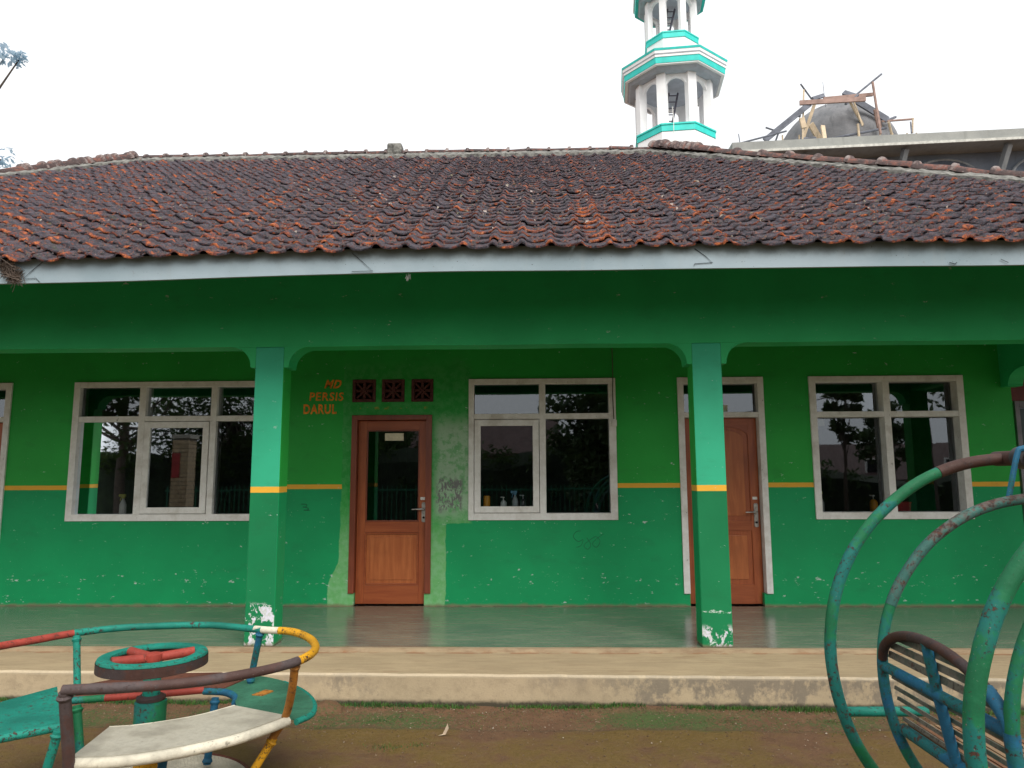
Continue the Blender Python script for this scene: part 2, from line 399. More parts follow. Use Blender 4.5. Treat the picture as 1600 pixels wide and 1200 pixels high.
def chipped(name, col, rust=.6, second=None, thr=.60, s2=.5):
    m = Mat(name); n = m.noise(30, 7, .75); n2 = m.noise(85, 5, .72); n0 = m.noise(5, 5); n5 = m.noise(170, 4, .7)
    c_ = m.mix(m.ss(n0, .3, .7), tuple(v*.48 for v in col), tuple(min(1, v*.82) for v in col))
    if second: second = tuple(v*.8 for v in second)
    if second: c_ = m.mix(m.ss(m.add(n0, n, .5), s2-.05, s2+.06), c_, second)
    c_ = m.mix(m.mul(m.ss(n, .42, .68), .35), c_, tuple(v*.35 for v in col))
    rc = m.mix(m.ss(n2, .4, .6), (.085, .034, .020), (.030, .022, .020))
    k = m.M('MAXIMUM', m.ss(m.add(n, n0, .3), thr, thr+.025), m.ss(m.add(n2, n0, .25), thr+.012, thr+.035))
    c_ = m.mix(m.mul(k, rust), c_, rc)
    c_ = m.mix(m.mul(m.ss(n5, .66, .70), .55), c_, (.40, .38, .33))
    m.bump(m.M('ADD', n, m.M('SUBTRACT', m.mul(n2, .4), m.mul(k, .6))), .6, .004); return m.fin(c_, m.M('ADD', .46, m.mul(n, .42)), spec=.35)
P_teal = chipped('chipped_teal_paint', (.008, .27, .20), 1, None, .60)
P_green = chipped('chipped_green_paint', (.008, .22, .085), 1, (.008, .17, .15), .60)
P_red = chipped('chipped_red_paint', (.42, .060, .040), .8, None, .62)
P_yellow = chipped('chipped_yellow_paint', (.85, .42, .015), 1, None, .58)
P_brown = chipped('worn_brown_metal', (.125, .065, .055), .6, (.095, .072, .072), .62)
P_white = chipped('scuffed_white_paint', (.86, .80, .64), .5, None, .64)
P_blue = chipped('chipped_blue_paint', (.014, .16, .30), 1, (.010, .14, .14), .60, .52)
P_orange = chipped('ochre_paint', (.50, .20, .03), .7, None, .60)
P_dgreen = chipped('dull_green_plate_paint', (.05, .20, .12), .4, None, .68)
P_redbr = chipped('faded_red_plate', (.19, .065, .04), .6, None, .6)
P_rustring = chipped('rusty_turquoise_pipe', (.05, .19, .16), 1, (.12, .085, .075), .56, .50)
P_rust = chipped('bare_rusty_pipe', (.085, .035, .025), .6, (.05, .035, .035), .6)
P_slat = chipped('weathered_slat', (.07, .10, .075), .8, (.16, .15, .12), .6)
P_wslat = chipped('peeling_wooden_slat', (.46, .30, .17), .9, (.22, .10, .05), .62)

# ------------------------------------------------------------------ THE SETTING: ground, apron
GZ = -.24
def axis(a, b, st, lo, hi):
    v = [a + i*st for i in range(int(round((b-a)/st))+1)]
    q = st
    x = a
    L_ = []
    while x > lo: q *= 1.7; x -= q; L_.append(max(x, lo))
    x = b; q = st; H_ = []
    while x < hi: q *= 1.7; x += q; H_.append(min(x, hi))
    return L_[::-1]+v+H_
gx = axis(-5, 6, .06, -300, 300); gy = axis(1.6, 5.2, .04, -300, 300)
def gh(x, y):
    z = .022*noise.noise((x*.9, y*.9, 0)) + .010*noise.noise((x*4, y*4, 3)) + .005*noise.noise((x*13, y*13, 6))
    st = min(1, max(0, (y-4.74+.02*noise.noise((x*2, 0, 5)))/.05)); z += -.014*st
    if y > 4.9: z += .018*min(1, (y-4.9)/.25)
    return GZ + z
gv = [(x, y, gh(x, y) if -8 < x < 9 and -3 < y < 5.6 else GZ) for y in gy for x in gx]
nx = len(gx); g = MB()
g.add(gv, [(j*nx+i, j*nx+i+1, (j+1)*nx+i+1, (j+1)*nx+i) for j in range(len(gy)-1) for i in range(nx-1)], True)
tag(g.build('ground', M_ground), 'damp brown earth yard with a mossy film in front of the school', None, kind='structure')

ap = MB()                                              # apron slab in front of the veranda, slightly wavy edge
N = 200; x0, x1 = -12.5, 7.6
ed = []
for i in range(N+1):
    x = x0+(x1-x0)*i/N
    ed.append((x, 5.205-.017*(x+.2)+.010*noise.noise((x*3, 0, 0))+.004*noise.noise((x*14, 1, 0))))
vs = []
for x, y in ed:
    wob = .004*noise.noise((x*9, 2, 0)); lip = .012*noise.noise((x*6, 4, 0))
    vs += [(x, 5.86, -.028), (x, y+.012, -.030+wob), (x, y, -.044+wob), (x, y+.006+lip*.3, -.14), (x, y+.012+lip, -.33)]
fs = []
for i in range(N):
    for k in range(4): fs.append((i*5+k, i*5+k+1, (i+1)*5+k+1, (i+1)*5+k))
top = MB(); top.v = vs; top.f = [q for q in fs if q[0] % 5 == 0]; top.sm = [False]*len(top.f)
AP = top.build('apron_slab', M_apron); tag(AP, 'beige concrete apron along the veranda edge', None, kind='structure')
sd = MB(); sd.v = vs; sd.f = [q for q in fs if q[0] % 5 != 0]; sd.sm = [True]*len(sd.f)
sd.build('riser', M_riser, AP)

# ------------------------------------------------------------------ SCHOOL BUILDING
B = thing('school_building', (0, 7.7, 0), 'long single storey green school building with a veranda under a mossy tiled roof', 'school building')
WY, WT = 7.7, .18
ZB, ZT = .885, 2.396
def wall_grid(xs, zs, holes, y0, y1):
    m = MB(); xs = sorted(set(xs)); zs = sorted(set(zs))
    def hole(i, k):
        cx_, cz = (xs[i]+xs[i+1])/2, (zs[k]+zs[k+1])/2
        return any(a < cx_ < b and lo < cz < hi for a, b, lo, hi in holes)
    nx_, nz = len(xs)-1, len(zs)-1
    for i in range(nx_):
        for k in range(nz):
            if hole(i, k): continue
            a, b, lo, hi = xs[i], xs[i+1], zs[k], zs[k+1]
            m.add([(a, y0, lo), (b, y0, lo), (b, y0, hi), (a, y0, hi)], [(0, 1, 2, 3)])
            m.add([(a, y1, lo), (b, y1, lo), (b, y1, hi), (a, y1, hi)], [(3, 2, 1, 0)])
            for di, dk, q in ((-1, 0, [(a, y0, lo), (a, y0, hi), (a, y1, hi), (a, y1, lo)]), (1, 0, [(b, y0, lo), (b, y1, lo), (b, y1, hi), (b, y0, hi)]),
                              (0, -1, [(a, y0, lo), (a, y1, lo), (b, y1, lo), (b, y0, lo)]), (0, 1, [(a, y0, hi), (b, y0, hi), (b, y1, hi), (a, y1, hi)])):
                ii, kk = i+di, k+dk
                if ii < 0 or ii >= nx_ or kk < 0 or kk >= nz or hole(ii, kk): m.add(q, [(0, 1, 2, 3)])
    return m
vents = [(-1.966, -1.707), (-1.642, -1.392), (-1.318, -1.077)]
VZ0, VZ1 = 2.153, 2.403
holes = [(-5.05, -2.70, ZB, ZT), (-.69, .895, ZB, ZT), (2.96, 4.587, ZB, ZT), (-1.96, -1.087, -1, 2.01), (1.56, 2.478, -1, ZT), (-6.67, -5.755, -1, ZT),
         (-10.1, -7.9, ZB, ZT)] + [(a, b, VZ0, VZ1) for a, b in vents]
xs = [-11.4, 5.09]; zs = [0, 3.0]
for a, b, lo, hi in holes: xs += [a, b]; zs += [max(0, lo), hi]
wall_grid(xs, zs, holes, WY, WY+WT).build('wall', M_wall, B)
# little plinth blocks at the feet of the door jambs
for a, b in ((-1.96, -1.90), (-1.155, -1.087), (1.56, 1.626), (2.39, 2.478), (-6.67, -6.6), (-5.84, -5.755)): MB().box(a, b, WY+.002, WY+.15, .001, .127).build('jamb_plinth', M_wall, B)
# recessed wing wall beyond the end of the veranda
wg = wall_grid([5.092, 5.60, 6.7, 7.3], [-.1, .001, 2.2, 2.5, 3.0], [(5.60+.16, 6.7, 0, 2.2)], 8.6, 8.75)
wing = wall_grid([5.092, 5.74, 6.7, 7.3], [0, 2.2, 3.0], [(5.74, 6.7, 0, 2.2)], 8.6, 8.75)
M_wing = wall_mat('green_wing_paint')
wing.build('wing_wall', M_wing, B)
MB().box(5.69, 5.74, 8.56, 8.7, 0, 2.2).box(5.745, 6.695, 8.56, 8.7, 2.13, 2.198).build('wing_door_frame', simple('grey_lilac_frame', (.24, .22, .26), .6), B)
MB().box(5.745, 6.695, 8.66, 8.68, 0, 2.125).build('wing_door', simple('dark_teal_door', (.010, .035, .035), .3), B)
MB().box(5.60, 7.29, 8.575, 8.597, 2.205, 2.50).build('red_band', simple('dull_red_band', (.16, .026, .022), .6), B)
MB().box(5.60, 7.29, 8.57, 8.597, 2.503, 2.535).build('yellow_band', simple('yellow_band_paint', (.75, .50, .12), .6), B)
MB().box(5.60, 7.29, 8.575, 8.597, 2.538, 2.70).build('turquoise_band', simple('turquoise_band_paint', (.05, .50, .42), .6), B)
# end wall returning from the veranda wall to the wing
MB().box(4.95, 5.088, WY+WT+.003, 8.597, 0, 3.0).build('end_wall', M_wall, B)

# interior: dim rooms behind the glass
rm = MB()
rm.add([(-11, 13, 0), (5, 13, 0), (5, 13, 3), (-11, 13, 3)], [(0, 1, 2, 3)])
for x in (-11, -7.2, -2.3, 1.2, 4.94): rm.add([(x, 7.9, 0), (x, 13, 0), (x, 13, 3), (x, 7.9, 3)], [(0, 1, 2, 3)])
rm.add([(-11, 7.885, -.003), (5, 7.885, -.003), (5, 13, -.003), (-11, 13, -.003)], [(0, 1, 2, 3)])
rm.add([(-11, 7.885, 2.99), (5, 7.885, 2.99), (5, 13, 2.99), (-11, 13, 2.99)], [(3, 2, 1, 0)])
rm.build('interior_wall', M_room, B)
# veranda floor and ceiling
vf = MB(); vf.box(-12.5, 7.6, 5.862, WY-.001, -.2, 0)
vf.build('veranda_floor', M_floor, B)
MB().box(5.1, 7.6, WY, 8.6, -.2, -.001).build('veranda_floor', M_floor, B)
ve = MB(); ev = []; ef = []
for i in range(241):                                   # rough broken nosing between floor and apron
    x = -12.5+i*20.1/240
    ev += [(x, 5.835+.014*noise.noise((x*5, 0, 0))+.006*noise.noise((x*23, 0, 0)), -.031), (x, 5.845+.012*noise.noise((x*7, 5, 0)), -.002+.004*noise.noise((x*19, 3, 0))), (x, 5.875, .002)]
for i in range(240):
    for k in (0, 1): ef.append((i*3+k, i*3+k+1, i*3+k+4, i*3+k+3))
ve.add(ev, ef, True); ve.build('floor_nosing', concrete('pale_nosing_cement', (.34, .26, .16), (.17, .10, .055)), B)
MB().box(-12.4, 7.5, 6.1, 8.62, 2.90, 2.94).build('veranda_ceiling', simple('dark_ceiling_boards', (.030, .055, .03), .9), B)

# pillars, beam, arch brackets
BY, BT = 5.891, .2
cols = [-9.66, -5.98, -2.213, 1.446, 5.1]
CW = .121
def bracket(m, x, sgn, y0=None, y1=None):
    x0_ = x+sgn*CW
    poly = [(x0_, 2.262), (x0_+sgn*.038, 2.262)]
    cxx = x0_+sgn*.215
    poly += [(cxx-sgn*.172*math.cos(R(a)), 2.275+.163*math.sin(R(a))) for a in range(0, 91, 9)]
    poly += [(x0_, 2.4375)]
    m.prism(poly, 'y', BY+.003, BY+BT-.003)
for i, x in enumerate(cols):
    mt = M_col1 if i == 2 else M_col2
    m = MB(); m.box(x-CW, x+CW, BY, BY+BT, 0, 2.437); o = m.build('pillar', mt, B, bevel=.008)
    o.data.materials.append(M_side)                    # street face alone takes the bluish green, sky light painted into its colour
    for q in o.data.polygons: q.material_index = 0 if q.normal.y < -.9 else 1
    for sg in ((-1, 1) if i < 4 else (-1,)):
        a = MB(); bracket(a, x, sg); a.build('arch_bracket', M_beam, B)
bm_ = MB(); n_ = 60                                     # front beam, hand-plastered so very slightly wavy
bv = []; bf = []
for i in range(n_+1):
    x = -12.3+i*(19.6)/n_; dz = .004*noise.noise((x*1.3, 0, 0)); dy = .004*noise.noise((x, 3, 0))
    bv += [(x, BY+dy, 2.438+dz), (x, BY+dy, 3.12), (x, BY+BT, 3.12), (x, BY+BT, 2.438+dz)]
for i in range(n_):
    for k in range(4): bf.append((i*4+k, i*4+(k+1) % 4, (i+1)*4+(k+1) % 4, (i+1)*4+k))
bf += [(0, 1, 2, 3), (n_*4, n_*4+1, n_*4+2, n_*4+3)]
bm_.add(bv, bf); bm_.build('beam', M_beam, B)
# transverse beam with its bracket at the end wall
tb = MB(); tb.box(4.985, 5.14, BY+BT+.002, WY-.002, 2.438, 2.898)
tb.build('cross_beam', M_beam, B)
poly = [(WY-.003, 2.262), (WY-.12, 2.262), (WY-.12, 2.285)] + [(WY-.40+.27*math.cos(R(a)), 2.29+.146*math.sin(R(a))) for a in range(5, 91, 8)] + [(WY-.003, 2.4375)]
MB().prism(poly, 'x', 4.985, 5.14).build('arch_bracket', M_beam, B)

# windows
def bars(m, x0, x1, z0, z1, w_, y0, y1):
    m.box(x0, x0+w_, y0, y1, z0, z1); m.box(x1-w_, x1, y0, y1, z0, z1)
    m.box(x0+w_, x1-w_, y0, y1, z0, z0+w_); m.box(x0+w_, x1-w_, y0, y1, z1-w_, z1)
def window(xl, xr, cells, sash, gy_):
    m = MB(); y0, y1 = WY-.022, WY+.14
    zb, zt, t0, t1 = ZB+.072, ZT-.06, 1.957, 2.016
    m.box(xl, cells[0][0], y0, y1, ZB, ZT); m.box(cells[-1][1], xr, y0, y1, ZB, ZT)
    for (a, b), (c_, d) in zip(cells, cells[1:]): m.box(b, c_, y0+.004, y1, zb, zt)
    m.box(cells[0][0], cells[-1][1], y0+.002, y1, ZB, zb); m.box(cells[0][0], cells[-1][1], y0+.002, y1, zt, ZT)
    for a, b in cells: m.box(a, b, y0+.006, y1, t0, t1)
    wdw = m.build('window', M_white, B, bevel=.003)
    sill = MB(); sill.box(xl+.002, xr-.002, y1+.002, WY+WT+.03, ZB+.02, zb-.004); sill.build('sill', M_white, wdw)
    for i, (a, b) in enumerate(cells):
        for z0, z1 in ((zb, t0), (t1, zt)):
            if i == sash and z0 == zb:
                q = MB(); bars(q, a+.006, b-.006, zb+.006, t0-.006, .066, y0-.006, y0+.034); so_ = q.build('sash', M_white, wdw, bevel=.003)
                p = MB(); p.add([(a+.06, y0+.016, zb+.06), (b-.06, y0+.016, zb+.06), (b-.06, y0+.016, t0-.06), (a+.06, y0+.016, t0-.06)], [(0, 1, 2, 3)])
            else:
                k = random.uniform(-.002, .002)
                p = MB(); p.add([(a-.004, gy_+k, z0-.004), (b+.004, gy_-k, z0-.004), (b+.004, gy_-k*.5, z1+.004), (a-.004, gy_+k, z1+.004)], [(0, 1, 2, 3)])
            p.build('pane', M_glass, wdw)
    return wdw
w1 = window(-5.05, -2.70, [(-4.98, -4.312), (-4.24, -3.515), (-3.45, -2.775)], 1, WY+.035)
w2 = window(-.69, .895, [(-.632, .072), (.14, .82)], 0, WY+.03)
w3 = window(2.96, 4.587, [(3.03, 3.735), (3.806, 4.515)], None, WY+.10)
window(-10.1, -7.9, [(-10.02, -9.35), (-9.28, -8.62), (-8.55, -7.98)], None, WY+.05)
# electric conduit and little box beside the middle window
m = MB(); m.tube([(.868, WY-.012, 2.895), (.870, WY-.026, 2.42), (.862, WY-.032, 2.2), (.872, WY-.030, 1.95)], .005, 6)
m.build('conduit', simple('dusty_cable_sheath', (.09, .09, .07), .7), B)
MB().box(.845, .90, WY-.045, WY-.023, 1.87, 1.94).build('switch_box', M_white, B, bevel=.004)
# vent blocks: four-petal pierced bricks
def vent(a, b):
    m = MB(); y0, y1 = WY-.008, WY+.09; w_ = .035; e = .002
    m.box(a+e, a+w_, y0, y1, VZ0+e, VZ1-e); m.box(b-w_, b-e, y0, y1, VZ0+e, VZ1-e); m.box(a+w_, b-w_, y0, y1, VZ0+e, VZ0+w_); m.box(a+w_, b-w_, y0, y1, VZ1-w_, VZ1-e)
    o = m.build('vent_block', M_brick, B, bevel=.003)
    cx_, cz = (a+b)/2, (VZ0+VZ1)/2; h = (VZ1-VZ0)/2-w_
    g_ = MB()
    for k in range(4):
        rot = Matrix.Rotation(R(45+90*k), 3, 'Y')
        g_.box(.012, h*1.25, -.03, .03, -.011, .011, rot, (cx_, WY+.035, cz))
        rot = Matrix.Rotation(R(90*k), 3, 'Y')
        g_.box(h*.30, h*.98, -.028, .028, -.014, .014, rot, (cx_, WY+.034, cz))
    g_.prism([(cx_+.022*math.cos(R(t)), cz+.022*math.sin(R(t))) for t in range(0, 360, 30)], 'y', WY+.002, WY+.066)
    g_.build('pierced_grille', M_brick, o)
    MB().box(a+w_, b-w_, WY+.10, WY+.12, VZ0+w_, VZ1-w_).build('dark_back', M_black, o)
for a, b in vents: vent(a, b)

# doors
def handle(par, x, z0, z1, y, sx=-1):
    zc = (z0+z1)/2
    m = MB(); m.prism([(x-.022, z0+.01), (x-.012, z0), (x+.012, z0), (x+.022, z0+.01), (x+.022, z1-.01), (x+.012, z1), (x-.012, z1), (x-.022, z1-.01)], 'y', y-.008, y)
    m.build('lock_plate', M_steel, par, bevel=.002)
    zc += .035
    m = MB(); m.tube([(x, y-.004, zc), (x, y-.045, zc), (x+sx*.02, y-.052, zc), (x+sx*.12, y-.050, zc-.002)], [.010, .009, .009, .008], 10)
    m.build('handle', M_steel, par)
    m = MB(); m.lathe([(.012, 0), (.012, .012), (.006, .014)], 0, 0, 12); rot = Matrix.Rotation(R(90), 3, 'X')
    m.v = [tuple(rot @ Vector(q)+Vector((x, y, z0+.05))) for q in m.v]; m.build('keyhole', M_black, par)
# door 1: brown, half glazed
fr = MB(); y0, y1 = WY-.018, WY+.13
fr.box(-1.96, -1.900, y0, y1, .128, 2.01); fr.box(-1.150, -1.087, y0, y1, .128, 2.01); fr.box(-1.900, -1.150, y0, y1, 1.958, 2.01)
D1 = fr.build('door', M_doorf, B, bevel=.004, label='brown half glazed door with dark red frame')
ly0, ly1 = WY+.055, WY+.095
for a, b in ((-1.897, -1.808), (-1.228, -1.153)): MB().box(a, b, ly0, ly1, .012, 1.954).build('stile', M_door, D1, bevel=.003)
for a, b in ((1.853, 1.954), (.755, .868), (.012, .205)): MB().box(-1.808, -1.228, ly0+.001, ly1, a, b).build('rail', M_doorh, D1, bevel=.003)
pn = MB(); pn.box(-1.806, -1.230, ly0+.016, ly1-.004, .206, .754); pn.build('lower_panel', M_panel, D1)
md = MB(); bars(md, -1.806, -1.230, .207, .753, .016, ly0-.004, ly0+.015); md.build('moulding', M_doorh, D1, bevel=.003)
rp = MB(); rp.box(-1.755, -1.281, ly0+.008, ly0+.015, .258, .702); rp.build('raised_field', M_panel, D1, bevel=.004)
gb = MB(); bars(gb, -1.806, -1.230, .870, 1.851, .012, ly0+.004, ly0+.020); gb.build('glazing_bead', M_doorf, D1)
gp = MB(); gp.add([(-1.80, ly0+.022, .875), (-1.236, ly0+.022, .875), (-1.236, ly0+.022, 1.846), (-1.80, ly0+.022, 1.846)], [(0, 1, 2, 3)]); gp.build('pane', M_glass, D1)
MB().box(-1.612, -1.407, ly0+.014, ly0+.018, 1.737, 1.818).build('paper_notice', M_label, D1)
MB().box(-1.213, -1.163, ly0-.004, ly0-.001, 1.098, 1.128).build('door_number_sticker', M_white, D1)
handle(D1, -1.176, .862, 1.072, ly0)
# white framed panelled doors
def door2(xl, xr, hs=1):
    m = MB(); y0, y1 = WY-.02, WY+.14; j = .066
    m.box(xl, xl+j, y0, y1, .128, ZT); m.box(xr-j, xr, y0, y1, .128, ZT)
    m.box(xl+j, xr-j, y0+.002, y1, ZT-.07, ZT); m.box(xl+j, xr-j, y0+.006, y1, 1.963, 2.018)
    D = m.build('door', M_white, B, bevel=.003, label='white framed brown panelled door with a glass transom')
    a, b = xl+j+.004, xr-j-.004; ly0 = WY+.075; ly1 = WY+.115
    p = MB(); p.add([(a, ly0, 2.014), (b, ly0, 2.014), (b, ly0, ZT-.066), (a, ly0, ZT-.066)], [(0, 1, 2, 3)]); p.build('transom_pane', M_glass, D)
    s_ = .115
    for u0, u1 in ((a, a+s_), (b-s_+.02, b)): MB().box(u0, u1, ly0, ly1, .012, 1.958).build('stile', M_door, D, bevel=.002)
    A, Bx = a+s_, b-s_+.02
    for u0, u1 in ((.012, .21), (.765, .868)): MB().box(A, Bx, ly0+.001, ly1, u0, u1).build('rail', M_doorh, D)
    r_ = MB()
    cx_ = (A+Bx)/2; hw = (Bx-A)/2; rise = .11; zt_ = 1.76
    arcp = [(cx_+hw*math.cos(R(t)), zt_+rise*math.sin(R(t))) for t in range(0, 181, 12)]
    r_.prism([(Bx, 1.958)]+arcp+[(A, 1.958)], 'y', ly0+.001, ly1)
    r_.build('rail', M_doorh, D)
    q = MB(); q.box(A, Bx, ly0+.014, ly1-.006, .21, .765); q.box(A, Bx, ly0+.0141, ly1-.006, .868, 1.87); q.build('recessed_panel', M_door, D)
    q = MB(); q.box(A+.05, Bx-.05, ly0+.005, ly0+.013, .26, .715)
    inner = [(cx_+(hw-.05)*math.cos(R(t)), zt_-.02+(rise-.02)*math.sin(R(t))) for t in range(0, 181, 12)]
    q.prism([(A+.05, .918), (Bx-.05, .918)]+inner, 'y', ly0+.005, ly0+.013)
    q.build('raised_field', M_panel, D, bevel=.004)
    MB().box(b-.075, b-.025, ly0-.004, ly0-.001, 1.09, 1.118).build('door_number_sticker', M_white, D)
    handle(D, b-.045, .80, 1.05, ly0)
    return D
d2 = door2(1.56, 2.478); door2(-6.67, -5.755)
MB().box(1.99+.06, 2.11, WY+.066, WY+.070, 2.03, 2.10).build('transom_notice', M_label, d2)

# hand-painted lettering
def word(txt, x0, x1, z0, z1, offs, shear, y=WY-.004):
    cu = bpy.data.curves.new('lettering', 'FONT'); cu.body = txt; cu.size = 1; cu.offset = offs; cu.shear = shear; cu.space_character = 1.12
    cu.resolution_u = 3
    o = bpy.data.objects.new('tmp', cu); COL.objects.link(o)
    dg = bpy.context.evaluated_depsgraph_get(); me = bpy.data.meshes.new_from_object(o.evaluated_get(dg))
    bpy.data.objects.remove(o)
    xs_ = [v.co.x for v in me.vertices]; ys_ = [v.co.y for v in me.vertices]
    ax, bx, ay, by = min(xs_), max(xs_), min(ys_), max(ys_)
    for v in me.vertices:
        x_ = x0+(v.co.x-ax)/(bx-ax)*(x1-x0); z_ = z0+(v.co.y-ay)/(by-ay)*(z1-z0)
        z_ += .004*noise.noise((x_*14, 0, z0*7)); x_ += .0025*noise.noise((x_*30, z_*30, 3))
        v.co = (x_, y, z_)
    me.materials.clear(); me.materials.append(M_orange_ink); me.name = 'lettering'
    ob = bpy.data.objects.new('lettering', me); COL.objects.link(ob); ob.parent = B; ob.location = -B.location
    ob['label'] = 'orange hand-painted word ' + txt
word('MD', -2.275, -2.085, 2.308, 2.402, .035, .35)
word('PERSIS', -2.437, -2.060, 2.170, 2.264, .022, .08)
word('DARUL', -2.497, -2.132, 2.026, 2.134, .035, .0)
def scribble(pts, r=.0035):
    MB().tube(spline([(x, WY-.001, z) for x, z in pts], 5), r, 5).build('scribble', M_pencil, B)
scribble([(-2.49, 1.06), (-2.43, 1.055), (-2.44, 1.03), (-2.47, 1.028), (-2.42, 1.02), (-2.41, 1.0), (-2.46, .995), (-2.39, .99)])
scribble([(.50, .77), (.45, .76), (.42, .71), (.47, .66), (.52, .68), (.50, .62), (.45, .60)], .0025)
scribble([(.56, .70), (.60, .63), (.57, .58), (.53, .62), (.60, .68), (.66, .71), (.70, .66), (.66, .60), (.62, .64), (.68, .70), (.74, .74)], .0025)

# ------------------------------------------------------------------ roof
Y0, Z0 = 4.86, 2.935; YR, ZR = 10.5, 6.27; XL, XR = -6.15, 1.88; AL = .6
TH = math.atan2(ZR-Z0, YR-Y0); ct, sn = math.cos(TH), math.sin(TH)
def sag(x):
    t = min(1, max(0, (-.6-x)/3.2)); return -.048*t*t*(3-2*t) + .006*noise.noise((x*.8, 0, 2))
run = YR-Y0
rf = MB(); hz = .035                                    # underlay just below the tiles
e_l, e_r = XL-run*AL, XR+run
C4 = [(e_l, Y0+.05, Z0-hz-.02), (e_r, Y0+.05, Z0-hz-.02), (e_r, YR+run, Z0-hz-.02), (e_l, YR+run, Z0-hz-.02), (XL, YR, ZR-hz), (XR, YR, ZR-hz)]
rf.add(C4, [(0, 1, 5, 4), (1, 2, 5), (2, 3, 4, 5), (3, 0, 4)])
RF = rf.build('roof', simple('dark_roof_underlay', (.035, .028, .028), .9), B)
# fascia boards
fb = MB(); n_ = 120; fv = []; ff = []
for i in range(n_+1):
    x = e_l+.1+i*(e_r-e_l-.2)/n_; z = sag(x)
    y_ = 4.9+.004*noise.noise((x*1.1, 0, 0))
    fv += [(x, y_, 2.783+z), (x, y_, 2.962+z), (x, y_+.022, 2.962+z), (x, y_+.022, 2.783+z)]
for i in range(n_):
    for k in range(4): ff.append((i*4+k, i*4+(k+1) % 4, (i+1)*4+(k+1) % 4, (i+1)*4+k))
ff += [(0, 1, 2, 3), (n_*4, n_*4+1, n_*4+2, n_*4+3)]
fb.add(fv, ff); fb.build('fascia_board', M_fascia, RF)
MB().box(e_r-.12, e_r-.098, 4.93, YR+run-.1, 2.78, 2.95).build('fascia_board', M_fascia, RF)
MB().box(e_l+.098, e_l+.12, 4.93, YR+run-.1, 2.78, 2.95).build('fascia_board', M_fascia, RF)
MB().prism([(4.925, 2.82), (BY-.003, 3.105), (BY-.003, 3.117), (4.925, 2.832)], 'x', e_l+.13, e_r-.13).build('soffit', M_soff, RF)
# bent gutter wires and a dry nest on the fascia
def wire(pts, r=.002): MB().tube([(x, 4.893, z) for x, z in pts], r, 5).build('gutter_wire', M_black, RF)
wire([(-1.275, 2.925), (-1.20, 2.86), (-1.124, 2.793), (-1.275, 2.790)]); wire([(1.148, 2.925), (1.22, 2.87), (1.269, 2.822), (1.144, 2.815), (1.14, 2.80)])
wire([(-3.52, 2.89), (-3.60, 2.82), (-3.655, 2.765), (-3.56, 2.77), (-3.53, 2.74)]); wire([(3.25, 2.82), (3.30, 2.795)])
wire([(2.9, 2.80), (2.935, 2.79), (2.95, 2.80)], .003)
ns = MB(); rr = random.Random(3)
for i in range(230):
    t = rr.random(); x = -3.80+.12*t+rr.gauss(0, .016); z = 2.89-.13*t+rr.gauss(0, .02); y = 4.885-abs(rr.gauss(0, .018))
    a = rr.random()*PI; l = rr.uniform(.02, .07)
    ns.tube([(x-l*math.cos(a), y, z-l*math.sin(a)), (x+l*math.cos(a), y-.01*rr.random(), z+l*math.sin(a)*.8)], .0022, 3, caps=False)
tag(ns.build('dry_nest', simple('dry_brown_nest', (.10, .075, .06), .95)), 'tangled dry brown nest clinging to the left end of the fascia', 'nest')
cw = MB(); 
for i in range(14):
    cw.tube([(-.875+rr.gauss(0, .010), 4.91, 2.775-rr.random()*.03), (-.875+rr.gauss(0, .012), 4.91, 2.745-rr.random()*.03)], .0015, 3)
cw.tube([(-.876, 4.91, 2.785), (-.875, 4.91, 2.72)], .001, 3)
cw.build('cobweb_tuft', M_mortar, RF)

# S-shaped tile, local: x across, y up the slope, z normal
PT = .205; EX = .168
def tile_geo(seed=0):
    rr = random.Random(seed); P_ = []
    for k in range(5): t = k/4; P_.append((t*.070, .004+.027*math.sin(PI*t), 1))
    for k in range(1, 7): t = k/6; P_.append((.070+t*.138, .003-.010*math.sin(PI*t)+.003*t, .30+.25*math.sin(PI*t)))
    P_.append((.220, .010, .4))
    n = len(P_); vs = []; wr = []
    for row, (y, lift, ed) in enumerate(((-.02, .022, 1), (.022, .021, .55), (.178, .003, 0))):
        for x, z, k in P_: vs.append((x-.1+rr.uniform(-.003, .003), y+rr.uniform(-.008, .008)*(row < 2), z+lift+rr.uniform(-.0028, .0028))); wr.append(ed*(.55+.45*k))
    fs = [(r_*n+i, r_*n+i+1, (r_+1)*n+i+1, (r_+1)*n+i) for r_ in range(2) for i in range(n-1)]
    o = len(vs)
    for x, z, k in P_: vs.append((x-.1, -.018, z+.022-.015)); wr.append(.9)
    fs += [(o+i, o+i+1, i+1, i) for i in range(n-1)]
    return vs, fs, wr
TG = [tile_geo(i) for i in range(9)]
rotT = Matrix.Rotation(TH, 3, 'X')
def set_wear(me, wr):
    a = me.attributes.new('wear', 'FLOAT', 'POINT'); a.data.foreach_set('value', wr)
tile_me = []
for vs, fs, wr in TG:
    me = bpy.data.meshes.new('roof_tile'); me.from_pydata(vs, [], fs); me.materials.append(M_tile); set_wear(me, wr)
    me.polygons.foreach_set('use_smooth', [True]*len(fs)); tile_me.append(me)
rr = random.Random(11)
spots = []
rows = int((run/ct)/EX)+1
for j in range(rows+1):
    y = Y0+j*EX*ct
    half = (y-Y0)
    i0 = int(math.floor((e_l+half*AL)/PT)); i1 = int(math.ceil((e_r-half)/PT))
    for i in range(i0, i1+1):
        x = i*PT
        if x < e_l+half*AL+.03 or x > e_r-half-.03 or y > YR-.02: continue
        z = Z0+j*EX*sn+sag(x)*max(0, 1-j/9)
        spots.append((j, x+rr.gauss(0, .003), y+rr.gauss(0, .006), z+rr.gauss(0, .003), rr.gauss(0, .016), rr.gauss(0, .018), rr.randrange(9)))
